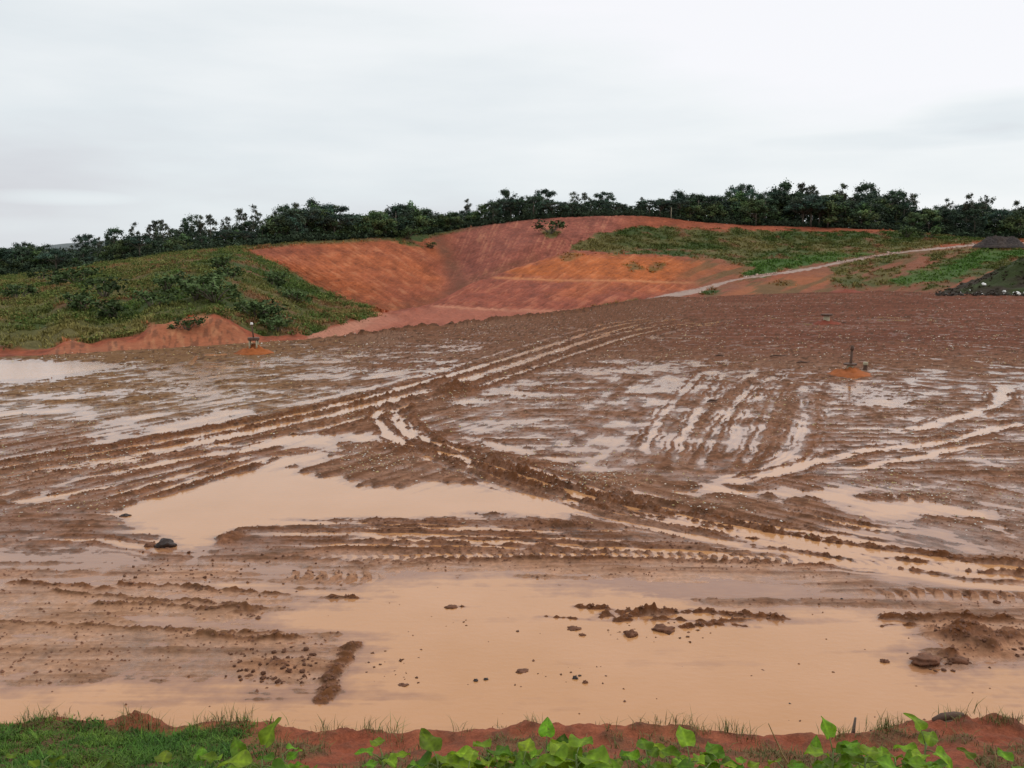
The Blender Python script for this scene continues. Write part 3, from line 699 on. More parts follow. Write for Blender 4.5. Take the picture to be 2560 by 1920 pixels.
i0 = np.arange(len(ac2) - 1)[:, None] * Xh.shape[1] + np.arange(Xh.shape[1] - 1)[None, :]
nR = Xh.shape[1]
hq = np.stack([i0, i0 + nR, i0 + nR + 1, i0 + 1], -1).reshape(-1, 4)
foot_soil_shade = zone([(590, 566), (640, 586), (700, 612), (770, 640), (840, 655), (930, 645), (990, 610), (1040, 588), (1100, 566), (1165, 548), (1165, 570), (1100, 592), (1030, 618), (960, 655), (900, 672), (830, 676), (800, 668), (740, 655), (680, 625)], 10, 8) * (Uh > 3.0) * (Uh < 6)  # brown soil strip at lower left; behind the promontory crest, painted shade
hc = lerp3(hc, (.16, .060, .028), foot_soil_shade * .75 * np.clip(.6 + .8 * hn3, 0, 1))
hc = lerp3(hc, (.15, .058, .030), SCARP * (1 - SCRUB) * sstep(.05, .5, fbm(HPX * .10, HPY * .045, 4, 333)) * .7)
diag = fbm((HPX * .35 + HPY * .94) * .06, (HPX * .94 - HPY * .35) * .010, 3, 345)
hc = lerp3(hc, (.12, .085, .032), rightslope * (1 - ROAD) * (1 - np.clip(GREEN, 0, 1)) * sstep(-.05, .35, diag) * .75)
hc = hc * .86
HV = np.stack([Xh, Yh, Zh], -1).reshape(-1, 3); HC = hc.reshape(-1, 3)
fz = lambda A: A.ravel()[hq].mean(1)
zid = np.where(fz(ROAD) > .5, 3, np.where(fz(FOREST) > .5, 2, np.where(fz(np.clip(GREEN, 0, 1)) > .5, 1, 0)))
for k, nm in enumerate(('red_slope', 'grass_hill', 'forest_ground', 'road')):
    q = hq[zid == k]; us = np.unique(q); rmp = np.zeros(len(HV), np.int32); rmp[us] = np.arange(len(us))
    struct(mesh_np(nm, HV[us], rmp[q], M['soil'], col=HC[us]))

def hill_z(x, y):
    a = x / y
    i = int(np.clip(np.rint(np.interp(a, ac2, np.arange(len(ac2)))), 0, len(ac2) - 1))
    return float(np.interp(y, Yh[i], Zh[i]))

gp = np.linspace(-6000, 6000, 25); gX, gY = np.meshgrid(gp, gp, indexing='ij'); gq = np.arange(24)[:, None] * 25 + np.arange(24)[None, :]
struct(mesh_np('ground', np.stack([gX, gY, 0 * gX - 14.0], -1).reshape(-1, 3), np.stack([gq, gq + 25, gq + 26, gq + 1], -1).reshape(-1, 4), M['soil'], col=np.zeros((625, 3)) + np.array((.10, .09, .045))))
# a far hill on the skyline at the left
xx = np.linspace(-1, 1, 60); yy = np.linspace(0, 1, 14)
A_, B_ = np.meshgrid(xx, yy, indexing='ij')
fx, fy = -700 + A_ * 320, 1300 + B_ * 500
fzv = -10 + (42 * np.exp(-(A_ * 1.9) ** 2) + 5 * fbm(A_ * 4, B_ * 3, 3, 5)) * np.sin(np.pi * np.clip(B_, 0, 1))
q0 = np.arange(59)[:, None] * 14 + np.arange(13)[None, :]
struct(mesh_np('far_hill', np.stack([fx, fy, fzv], -1).reshape(-1, 3), np.stack([q0, q0 + 14, q0 + 15, q0 + 1], -1).reshape(-1, 4), M['soil'], col=np.zeros((840, 3)) + np.array((.13, .15, .15))))

# ================================================================== PLANT COVER ON THE HILLS (uncountable)
def leaf_cloud(centres, radii, per, size, cols, flat=1.0):
    """leaf-sized faces spread through clumps"""
    C_ = np.repeat(np.asarray(centres, float), per, 0); Rr = np.repeat(np.asarray(radii, float), per)
    n = len(C_)
    d = rng.normal(size=(n, 3)); d /= np.linalg.norm(d, axis=1, keepdims=True)
    r = Rr * np.clip(np.abs(rng.normal(.62, .38, n)), 0, 1.7)
    P = C_ + d * r[:, None] * np.array([1, 1, flat])
    nrm = d + rng.normal(0, .7, (n, 3)); nrm /= np.linalg.norm(nrm, axis=1, keepdims=True)
    t = np.cross(nrm, rng.normal(size=(n, 3))); t /= np.linalg.norm(t, axis=1, keepdims=True); b = np.cross(nrm, t)
    s = size * rng.uniform(.6, 1.4, n)[:, None]
    Vv = np.stack([P - t * s, P - b * s * .55, P + t * s, P + b * s * .55], 1).reshape(-1, 3)
    cc_ = np.repeat(np.repeat(np.asarray(cols, float), per, 0) * rng.uniform(.7, 1.35, (n, 1)), 4, 0)
    return Vv, np.arange(n * 4).reshape(-1, 4), cc_

def tufts(P, hgt, wid, cols, blades, lean=.6):
    """grassy tufts: every blade a narrow bent leaf of two quads"""
    n = len(P); k = blades
    ang = rng.uniform(0, 2 * math.pi, (n, k)); ln = rng.uniform(.1, lean, (n, k)); hh = hgt[:, None] * rng.uniform(.6, 1.15, (n, k)); ww = wid[:, None] * rng.uniform(.6, 1.3, (n, k))
    off = hgt[:, None] * .35
    bx = P[:, None, 0] + rng.normal(0, 1, (n, k)) * off; by = P[:, None, 1] + rng.normal(0, 1, (n, k)) * off; bz = P[:, None, 2] + np.zeros((n, k)) - .02
    dx, dy = np.cos(ang), np.sin(ang); tw = ang + math.pi / 2 + rng.uniform(-.5, .5, (n, k)); sx, sy = np.cos(tw), np.sin(tw)
    lv = []
    for f, wf in ((0, .8), (.55, 1.0), (1.0, .12)):
        cx = bx + dx * hh * ln * f * f * 1.2; cy = by + dy * hh * ln * f * f * 1.2; cz = bz + hh * f * (1 - .25 * ln * f)
        for sg in (-1, 1):
            lv.append(np.stack([cx + sg * sx * ww * wf * .5, cy + sg * sy * ww * wf * .5, cz], -1))
    Vv = np.stack(lv, 2).reshape(-1, 3)          # n,k,6,3
    b = np.arange(n * k)[:, None] * 6
    Fq = np.concatenate([b + np.array([[0, 1, 3, 2]]), b + np.array([[2, 3, 5, 4]])])
    cv = np.repeat(cols, k * 6, 0) * np.repeat(rng.uniform(.75, 1.3, (n * k, 1)), 6, 0)
    return Vv, Fq, cv

def scatter_cover(name, w, n, hr, wr, blades, tone):
    """tufts on hill vertices drawn with weight w"""
    wv_ = w.ravel(); p = wv_ / wv_.sum()
    idx = rng.choice(len(p), n, p=p)
    P = HV[idx].copy(); P[:, :2] += rng.normal(0, .12, (n, 2)) * (P[:, 1:2] / 100)
    h = rng.uniform(*hr, n); wd = rng.uniform(*wr, n)
    col = HC[idx] * tone
    return (*tufts(P, h, wd, col, blades, .9),)

vis = ((Uh > 1.0) & (Uh < 6.1)).astype(float)
inframe = sstep(-260, -120, HPX) * sstep(2480, 2330, HPX)
clump = np.clip(.55 + 1.3 * fbm(Xh * .35, Yh * .35, 3, 401), .05, 2)
dens = np.clip(GREEN, 0, 1) * vis * inframe * clump
a1 = scatter_cover('c', dens * green_left, 46000, (.14, .46), (.03, .08), 7, 2.0)
def low_clumps(w, n, rr, flat, colA, colB):
    p = w.ravel() / w.sum(); idx = rng.choice(len(p), n, p=p); P = HV[idx].copy(); r_ = rng.uniform(*rr, n); P[:, 2] += r_ * flat * .45
    cl_ = lerp3(np.zeros((n, 3)) + np.array(colA), colB, rng.uniform(0, 1, n)) * rng.uniform(.7, 1.3, (n, 1))
    return leaf_cloud(P, r_, 46, .095, cl_, flat)
b1_ = low_clumps(dens * green_left * np.clip(fbm(Xh * .12 + 3, Yh * .12, 3, 411) + .25, .02, 1), 3800, (.3, 1.0), .5, (.060, .118, .024), (.175, .170, .050))
a1 = (np.vstack([a1[0], b1_[0]]), np.vstack([a1[1], b1_[1] + len(a1[0])]), np.vstack([a1[2], b1_[2]]))
stuff(mesh_np('ground_cover', a1[0], a1[1], M['cover'], col=a1[2], smooth=False), 'rough green and olive scrub covering the hill on the left', 'scrub')
a2 = scatter_cover('c', dens * (1 - green_left), 16000, (.15, .5), (.10, .22), 5, 1.7)
stuff(mesh_np('hill_grass', a2[0], a2[1], M['cover'], col=a2[2], smooth=False), 'short green grass on the slopes right of the red pit', 'grass')

# ================================================================== TREES
def tube(pts, rad, seg=6):
    pts = np.asarray(pts, float); Vv = []; 
    for i, p in enumerate(pts):
        t = pts[min(i + 1, len(pts) - 1)] - pts[max(i - 1, 0)]; t = t / (np.linalg.norm(t) + 1e-9)
        u = np.cross(t, (0.31, .95, .05)) if abs(t[2]) > .5 else np.cross(t, (0, 0, 1)); u /= np.linalg.norm(u); v = np.cross(t, u)
        for k in range(seg):
            a = 2 * math.pi * k / seg; Vv.append(p + (u * math.cos(a) + v * math.sin(a)) * rad[i])
    Fq = []
    for i in range(len(pts) - 1):
        for k in range(seg): Fq.append((i * seg + k, i * seg + (k + 1) % seg, (i + 1) * seg + (k + 1) % seg, (i + 1) * seg + k))
    n = len(Vv); Vv.append(pts[-1]); Vv.append(pts[0])
    Ft = [((len(pts) - 1) * seg + k, (len(pts) - 1) * seg + (k + 1) % seg, n) for k in range(seg)] + [((k + 1) % seg, k, n + 1) for k in range(seg)]
    return np.array(Vv), np.array(Fq), np.array(Ft)

def joinm(parts):
    V_, Q_, T_ = [], [], []; o = 0
    for v, q, t in parts:
        V_.append(v); o0 = o; o += len(v)
        if len(q): Q_.append(np.asarray(q) + o0)
        if len(t): T_.append(np.asarray(t) + o0)
    return np.vstack(V_), [np.vstack(x) for x in (Q_, T_) if x]

def make_tree(name, kind, sd):
    """prototype about 10 m high, its empty at the foot"""
    r = random.Random(sd)
    root = empty(name, (0, 0, -500))
    limbs = []; cen = []; rad = []; top = 10.0
    if kind == 'thin':            # slender gum-like tree, an airy upright crown
        lean = r.uniform(-.5, .5), r.uniform(-.4, .4)
        tr_ = [np.array((lean[0] * (z / 9) ** 1.5, lean[1] * (z / 9) ** 1.5, z)) for z in (0, 2, 4, 6, 8, 9.3)]
        limbs.append(tube(tr_, [.15, .12, .10, .07, .04, .02]))
        for i in range(17):
            z = r.uniform(3.4, 9.4); k = z / 9; a = r.uniform(0, 6.28); L = r.uniform(.2, 1.0) * 1.9 * math.sin(math.pi * min(1, (z - 2.6) / 7.6)) ** .7
            p0 = np.array((lean[0] * k ** 1.5, lean[1] * k ** 1.5, z - .5)); p1 = p0 + np.array((math.cos(a) * L, math.sin(a) * L, r.uniform(.3, .9)))
            if i < 11: limbs.append(tube([p0, (p0 + p1) / 2 + (0, 0, .1), p1], [.045, .03, .012], 5))
            for j in range(2):
                cen.append(p1 + np.array((r.uniform(-.5, .5), r.uniform(-.5, .5), r.uniform(-.7, .35)))); rad.append(r.uniform(.35, .8))
        cen.append(tr_[-1] + np.array((0, 0, .15))); rad.append(.5)
        per, size, flat, base = 62, .17, 1.0, (.085, .100, .070)
    elif kind == 'flat':          # spreading, flat topped
        tr_ = [np.array((0, 0, z)) for z in (0, 2, 4, 6.2)]
        limbs.append(tube(tr_, [.28, .22, .17, .1]))
        for i in range(16):
            a = i * 2.4 + r.uniform(-.3, .3); L = 4.6 * math.sqrt((i + .5) / 16); z = 7.6 + r.uniform(-.5, 1.2) + 1.2 * (1 - L / 4.6)
            p1 = np.array((math.cos(a) * L, math.sin(a) * L, z))
            limbs.append(tube([np.array((0, 0, r.uniform(3.5, 5.8))), p1 * (.55, .55, .8), p1], [.09, .06, .02], 5))
            cen.append(p1); rad.append(r.uniform(.9, 1.5))
            if r.random() < .7: cen.append(p1 + np.array((r.uniform(-1, 1), r.uniform(-1, 1), r.uniform(-2.6, -.9)))); rad.append(r.uniform(.7, 1.2))
        per, size, flat, base = 170, .22, .6, (.050, .080, .056)
    elif kind == 'dense':         # tall, dark, irregular dome
        tr_ = [np.array((0, 0, z)) for z in (0, 2.5, 5, 7.5)]
        limbs.append(tube(tr_, [.26, .2, .14, .06]))
        for i in range(40):
            a = r.uniform(0, 6.28); z = r.uniform(1.2, 9.2); w = 3.0 * math.sin(math.pi * min(1, (z - 1.0) / 9.2)) ** .6
            L = w * r.uniform(.45, 1.0); p1 = np.array((math.cos(a) * L, math.sin(a) * L, z))
            if i < 12: limbs.append(tube([np.array((0, 0, max(1.5, z - 1.6))), p1 * (.6, .6, .9), p1], [.07, .05, .02], 5))
            cen.append(p1); rad.append(r.uniform(.6, 1.15))
        per, size, flat, base = 110, .21, .9, (.054, .088, .055)
    else:                         # 'bushy': low, round, paler
        tr_ = [np.array((0, 0, z)) for z in (0, 2, 4.5)]
        limbs.append(tube(tr_, [.2, .16, .08]))
        for i in range(34):
            u = r.random(); a = r.uniform(0, 6.28); el = math.acos(1 - u)
            Lx = 4.2 * r.uniform(.55, 1.0)
            p1 = np.array((math.cos(a) * math.sin(el) * Lx, math.sin(a) * math.sin(el) * Lx, 1.6 + 7.2 * math.cos(el) * r.uniform(.6, 1.05)))
            if i < 10: limbs.append(tube([np.array((0, 0, 2.5)), p1 * (.5, .5, .8), p1], [.08, .05, .02], 5))
            cen.append(p1); rad.append(r.uniform(.8, 1.4))
        per, size, flat, base = 130, .24, .85, (.078, .118, .048)
    lv, lf = joinm(limbs)
    mesh_np('trunk', lv, lf, M['bark'], root)
    cols = np.array([np.array(base) * r.uniform(.6, 1.5) * np.array((r.uniform(.85, 1.25), 1, r.uniform(.8, 1.2))) for _ in cen])
    v, q, cv = leaf_cloud(cen, rad, per, size, cols, flat)
    mesh_np('crown', v, q, M['leaf'], root, smooth=False, col=cv)
    return root

PROTO = {k: [make_tree(nm, k, 100 * i + hash_) for i in range(n)] for k, nm, n, hash_ in (('thin', 'slender_tree', 5, 1), ('flat', 'spreading_tree', 3, 2), ('dense', 'leafy_tree', 4, 3), ('bushy', 'bushy_tree', 3, 4))}
FREE = {id(t): t for ts in PROTO.values() for t in ts}

def copy_tree(o, parent=None):
    c_ = o.copy(); COL.objects.link(c_)
    if parent: c_.parent = parent
    for ch in list(o.children): copy_tree(ch, c_)
    return c_

CREST = [(-300, 535), (0, 526), (30, 520), (40, 524), (60, 514), (130, 520), (150, 517), (185, 510), (215, 517), (245, 497), (290, 485), (330, 478), (350, 492), (365, 475), (420, 470), (450, 482), (490, 472), (520, 460), (545, 450), (560, 460), (590, 462), (605, 445), (640, 437), (690, 432), (720, 445), (740, 457), (800, 446), (860, 436), (890, 432), (920, 434), (960, 450),
         (1000, 446), (1050, 436), (1090, 420), (1110, 420), (1150, 418), (1175, 414), (1200, 428), (1260, 428), (1300, 420), (1340, 433), (1365, 440), (1400, 430), (1450, 416), (1500, 410), (1560, 410), (1600, 406), (1650, 412), (1680, 402), (1750, 412), (1810, 408), (1870, 408), (1930, 416), (1960, 430), (1980, 448), (2000, 438), (2040, 438), (2090, 428), (2130, 428), (2160, 442), (2212, 443), (2500, 450)]
def zone_name(px):
    for lim, nm in ((150, 'in the low wood at far left'), (330, 'behind the left half of the green hill'), (520, 'behind the top of the green hill'), (740, 'above the left rim of the red pit'),
                    (1050, 'above the middle of the red pit'), (1370, 'above the pink back wall'), (1700, 'above the green plateau'), (1980, 'above the red strip on the right')):
        if px < lim: return nm
    return 'past the gap at far right'
KINDLAB = {'thin': 'slender airy tree', 'flat': 'spreading flat-topped tree', 'dense': 'dark uneven tree', 'bushy': 'round bushy tree'}
CATN = 0
def place_tree(kind, px, top, dback, label=None, wide=1.0):
    a, _ = ray(px, 500); a = float(a)
    Y = float(pint(px, TY)) + dback
    x = a * Y; zb = hill_z(x, Y)
    _, s = ray(px, top)
    hgt = H + float(s) * Y - zb
    if hgt < 1.5: hgt = 1.5
    p = random.choice(PROTO[kind])
    if id(p) in FREE: del FREE[id(p)]; o = p
    else: o = copy_tree(p)
    k = hgt / 9.9
    o.location = (x, Y, zb - .1); o.rotation_euler = (0, 0, random.uniform(0, 6.28))
    w = k * wide * random.uniform(.9, 1.15); o.scale = (w, w, k)
    zn = zone_name(px)
    rowd = 'in the front row' if dback < 13 else 'in the back row'
    tag(o, label or "", 'tree', f"{KINDLAB[kind]}s {rowd} {zn}")
    if not label: o['label'] = f"{KINDLAB[kind]} {rowd} {zn}"
    return o

LAND = [('dense', 40, 523, 'round dark tree sticking up beside the notch with the far hill'), ('flat', 185, 507, 'broad round-topped tree, first high one on the ridge from the left'), ('thin', 215, 512, 'small forked tree right of the broad round-topped one'),
        ('dense', 245, 490, 'tall dark tree with bulky crown left of the thin bare tops'), ('thin', 290, 480, 'thin feathery tree over the left ridge beside a bulky dark crown'), ('thin', 332, 474, 'upright twin-topped slender tree midway along left ridge'), ('thin', 352, 472, 'wispy tree with one tiny loose tuft on top'),
        ('dense', 415, 462, 'bulky dark tree with knobbly head before the row of thin trees'), ('thin', 432, 465, 'thin tree leaning out beside the knobbly-headed dark tree'), ('thin', 455, 461, 'thinnest tree of the left ridge with a single small tuft'), ('thin', 490, 466, 'slender cone-topped tree alone above lower trees on left ridge'),
        ('thin', 525, 448, 'tall airy tree, left of the pair above the end of green hill'), ('thin', 553, 442, 'tall airy tree, right of the pair above the end of green hill'), ('dense', 610, 440, 'tall dark tree starting the dense block over the left pit rim'), ('thin', 640, 436, 'narrow pointed tree just inside the dense block over left pit rim'),
        ('dense', 685, 428, 'highest bulky dark tree over the left rim of red pit'), ('flat', 718, 439, 'flat-topped tree at right end of dense block over left pit rim'), ('bushy', 890, 428, 'big pale green dome-shaped tree above the red pit'), ('thin', 1012, 430, 'small spiky tree poking up right of the pale green dome'),
        ('dense', 1098, 407, 'tall round-headed tree above the middle of the treeline'), ('flat', 1175, 410, 'dark pointed spreading tree right of the round-headed one'), ('thin', 1240, 412, 'sparse pale-stemmed tree with bare twigs against the sky'), ('thin', 1262, 414, 'half-bare thin tree next to the sparse pale-stemmed one'),
        ('flat', 1305, 415, 'dark umbrella-shaped tree before the dip in the treeline'), ('thin', 1385, 424, 'small thin tree in the dip of the treeline'), ('dense', 1465, 409, 'dark tree with lumpy twin heads right of the dip'), ('flat', 1600, 400, 'widest flat-topped dark tree over the green plateau'),
        ('dense', 1685, 389, 'tallest tree of the whole treeline, full round crown'), ('thin', 1730, 392, 'airy round tree just right of the tallest tree'), ('thin', 1755, 398, 'very thin tree with small tuft near the tallest tree'), ('thin', 1812, 397, 'airy double-topped tree between two high ones on right'), ('dense', 1870, 393, 'high round tree standing clear over the right-hand crest'),
        ('dense', 1935, 407, 'last high round tree before the gap on the right'), ('thin', 1962, 416, 'thin ragged tree at the left side of the right-hand gap'), ('thin', 2040, 428, 'low airy tree right of the gap'), ('thin', 2092, 419, 'pointed airy tree, highest right of the gap'), ('thin', 2130, 420, 'airy tree right of the highest one past the gap'), ('thin', 2195, 434, 'airy tree at the very right edge of the wood')]
for kd, px, top, lab in LAND:
    place_tree(kd, px, top, random.uniform(12, 26), lab, .95)
px = -170.0
while px < 2400:
    cr = float(pint(px, CREST))
    if px < 150: kd = random.choice(('dense', 'dense', 'flat'))
    elif px < 600: kd = random.choice(('thin', 'thin', 'dense', 'dense'))
    elif px < 740: kd = random.choice(('dense', 'dense', 'thin'))
    elif px < 1050: kd = random.choice(('bushy', 'bushy', 'dense', 'bushy', 'thin'))
    elif px < 1370: kd = random.choice(('dense', 'flat', 'dense', 'thin'))
    elif px < 1680: kd = random.choice(('dense', 'flat', 'flat', 'dense'))
    else: kd = random.choice(('dense', 'dense', 'thin', 'flat'))
    place_tree(kd, px, cr + (random.uniform(8, 34) if 130 < px < 600 else random.uniform(4, 24)), random.uniform(14, 36))
    px += random.uniform(15, 22)
px = -170.0
while px < 2400:
    cr = float(pint(px, CREST)); bs = float(np.interp(px, *np.array(TREEBASE).T))
    kd = random.choice(('dense', 'bushy', 'dense', 'flat')) if not 740 < px < 1050 else random.choice(('bushy', 'bushy', 'dense'))
    f = random.uniform(.40, .70) if 130 < px < 600 else random.uniform(.66, .98)
    place_tree(kd, px, bs + (cr - bs) * f, random.uniform(3, 12), wide=1.45)
    px += random.uniform(15, 23)
for p in FREE.values():
    for ch in list(p.children): bpy.data.objects.remove(ch)
    bpy.data.objects.remove(p)

# undergrowth that closes the foot of the wood
cen = []; rad = []; cols = []
for i in range(2400):
    px = random.uniform(-220, 2430); Y = float(pint(px, TY)) + random.uniform(1.5, 16); a = float(ray(px, 500)[0]); x = a * Y
    r_ = random.uniform(.6, 1.7)
    cen.append((x, Y, hill_z(x, Y) + r_ * .5)); rad.append(r_)
    k = random.uniform(.5, 1.3); cols.append((.045 * k, .068 * k, .038 * k))
for i in range(1700):
    px = random.uniform(-220, 2430); Y = float(pint(px, TY)) + random.uniform(14, 40); a = float(ray(px, 500)[0]); x = a * Y
    r_ = random.uniform(.7, 1.6); zb = hill_z(x, Y); top_ = H + float(ray(px, float(pint(px, CREST)))[1]) * Y - zb
    cen.append((x, Y, zb + random.uniform(.05, .62) * max(top_, 2))); rad.append(r_)
    k = random.uniform(.5, 1.3); cols.append((.050 * k, .074 * k, .044 * k))
v, q, cv = leaf_cloud(cen, rad, 44, .24, cols, .8)
stuff(mesh_np('undergrowth', v, q, M['leaf'], smooth=False, col=cv), 'dark undergrowth filling the foot of the wood', 'undergrowth')

# ---- single dark shrubs on the hillsides
def make_shrub(sd, dark=1.0):
    r = random.Random(sd); root = empty('shrub', (0, 0, -500)); cen = []; rad = []; limbs = []
    for i in range(9):
        a = r.uniform(0, 6.28); L = r.uniform(.1, .75); p = np.array((math.cos(a) * L, math.sin(a) * L, r.uniform(.25, .95)))
        cen.append(p); rad.append(r.uniform(.25, .42)); limbs.append(tube([np.array((0, 0, -.1)), p * (.5, .5, .6), p], [.03, .02, .01], 5))
    lv, lf = joinm(limbs); mesh_np('stem', lv, lf, M['bark'], root)
    cols = [np.array((.055, .085, .030)) * r.uniform(.7, 1.4) for _ in cen]
    v, q, cv = leaf_cloud(cen, rad, 45, .085, cols, .85); mesh_np('foliage', v, q, M['leaf'], root, smooth=False, col=cv)
    return root
SH = [make_shrub(i) for i in range(3)]
def at_hill(px, py, lo=1.15, hi=6.0):
    """visible hill point nearest to a traced position"""
    d = (HPX - px) ** 2 + ((HPY - py) * 2) ** 2 + np.where((Uh > lo) & (Uh < hi), 0, 1e9)
    k = np.unravel_index(np.argmin(d), d.shape); return Xh[k], Yh[k], Zh[k]
SHR = [(225, 646, 2.4, 'isolated round dark shrub in the left middle of the hill'), (182, 672, 2.0, 'dark shrub left of centre on the lower part of hill'), (165, 612, 2.6, 'dark shrub under the wood at upper left of hill'), (95, 610, 2.4, 'shrub nearest the wood at the far left of hill'), (130, 622, 2.0, 'small shrub just below the left edge of wood'),
       (360, 630, 2.0, 'shrub in the brown grass at the middle of hill'), (440, 632, 2.2, 'shrub in the dark band halfway up the hill'), (420, 648, 2.4, 'large shrub of the dark band right of the brown patch'), (465, 652, 2.2, 'shrub at right end of the dark middle band'), (500, 610, 2.0, 'leafy shrub high on the right of hill'),
       (590, 622, 2.2, 'lone dark shrub on the right shoulder of hill'), (640, 655, 1.9, 'shrub low on the right shoulder of hill'), (560, 690, 1.9, 'shrub above the vent pipe at the foot of hill'), (585, 700, 2.0, 'bright shrub right of the vent pipe'), (600, 720, 1.7, 'lowest shrub at the right foot of hill'),
       (330, 668, 1.9, 'shrub above the left scarp of orange soil'), (250, 690, 1.8, 'shrub between two orange soil scarps'), (405, 712, 1.2, 'small bush growing in the middle of orange scarp'), (40, 650, 2.0, 'shrub in reddish grass at far left'), (480, 585, 1.8, 'shrub just below the crest of hill'),
       (880, 516, 3.2, 'dark bush on the upper rim of the red pit'), (1190, 505, 3.4, 'dark bush on the bare pink wall'), (930, 536, 1.6, 'small bush below the rim of red pit'), (1960, 514, 3.2, 'bush beside the road near the dark gravel heap'), (2010, 516, 2.6, 'low bush next to the road top')]
for i, (px, py, sc, lab) in enumerate(SHR):
    o = SH[i] if i < 3 else copy_tree(SH[i % 3])
    x, y, z = at_hill(px, py); o.location = (x, y, z - .05); o.scale = (sc * 1.15, sc * 1.15, sc * .8); o.rotation_euler = (0, 0, i * 1.7)
    tag(o, lab, 'shrub', 'single shrubs on the slopes')

# ================================================================== THINGS ON THE FLAT
def rock_mesh(name, sx, sy, sz, seed, mat, parent=None, rough=.35, sub=3):
    import bmesh
    bm = bmesh.new(); bmesh.ops.create_icosphere(bm, subdivisions=sub, radius=1)
    co = np.array([v.co[:] for v in bm.verts])
    d = 1 + rough * fbm(co[:, 0] * 1.6 + seed, co[:, 1] * 1.6 + co[:, 2] * 1.3, 4, seed) + rough * .5 * fbm(co[:, 2] * 4 + seed, co[:, 0] * 4 - co[:, 1] * 3, 2, seed + 3)
    co = co * d[:, None] * np.array((sx, sy, sz))
    for v, c_ in zip(bm.verts, co): v.co = c_
    me = bpy.data.meshes.new(name); bm.to_mesh(me); bm.free()
    for p in me.polygons: p.use_smooth = True
    me.materials.append(mat)
    o = bpy.data.objects.new(name, me); COL.objects.link(o)
    if parent: o.parent = parent
    return o

def at_flat(px, py):
    (x, y), = gpts([(px, py)]); z = float(mud_z(np.array(x), np.array(y)))
    return x, y, max(z, -.01)
def ppm(y): return F / math.hypot(y, H)           # picture units per metre at that distance

# the big dark lump at the pond's mouth and its neighbours
BIG = [(360, 1180, 40, 20, 'dark', 'large dark block-like lump of mud at the mouth of the middle pond'), (322, 1180, 20, 10, 'mud', 'small brown lump left of the large dark block'), (271, 1114, 20, 7, 'dark', 'dark lump in the left corner of the middle pond'), (1361, 1372, 28, 16, 'mud', 'pointed mud lump below the long ridges in the flood'),
       (1434, 1360, 46, 14, 'mud', 'wide mud lump hugging the lowest ridge in the flood'), (1258, 1372, 14, 7, 'mud', 'lone small lump left of the pointed mud lump'), (1240, 1358, 28, 7, 'mud', 'flat lump left of the wide ridge lump'), (1911, 1430, 17, 10, 'mud', 'round lump in water left of the low spike-shaped lump'), (2000, 1433, 56, 14, 'mud', 'low spike-shaped lump standing in water near the right-hand mud bank'),
       (2070, 1432, 34, 12, 'mud', 'lump at the lower tip of the right-hand mud bank'), (1243, 1466, 11, 8, 'dark', 'dark lump, larger of the pair in the lower middle of flood'), (1252, 1460, 8, 5, 'dark', 'smaller of the dark pair in the lower middle of flood'), (1050, 1468, 10, 7, 'dark', 'right lump of the pair in open water at picture centre'), (1028, 1471, 10, 8, 'dark', 'left lump of the pair in open water at picture centre'),
       (1264, 1475, 10, 9, 'mud', 'mud lump under the dark pair in the flood'), (1127, 1450, 26, 6, 'mud', 'curved flat lump alone in open water'), (976, 1312, 24, 8, 'mud', 'flat lump on the short ridge in open water'), (873, 1480, 20, 5, 'mud', 'flat wide lump right of the slanting mud ridge'), (1706, 1520, 5, 4, 'dark', 'tiny dark lump in open water on the right'), (1818, 1296, 5, 4, 'dark', 'tiny dark speck of a lump by the tread marks on right'),
       (2152, 1302, 14, 5, 'mud', 'flat lump by the right-hand tread marks'), (1800, 1452, 7, 4, 'mud', 'tiny lump below the round lump on right')]
for i, (px, py, w, h, kd, lab) in enumerate(BIG):
    x, y, z = at_flat(px, py); k = 1 / ppm(y)
    o = rock_mesh('mud_lump', w * k * .5, w * k * .38, h * k * .62, 50 + i, M['darkclod' if kd == 'dark' else 'clod'], rough=.45)
    o.location = (x, y, z + h * k * .12); o.rotation_euler = (0, 0, random.uniform(-.3, .3)); tag(o, lab, 'mud lump', 'mud lumps standing in the flood')
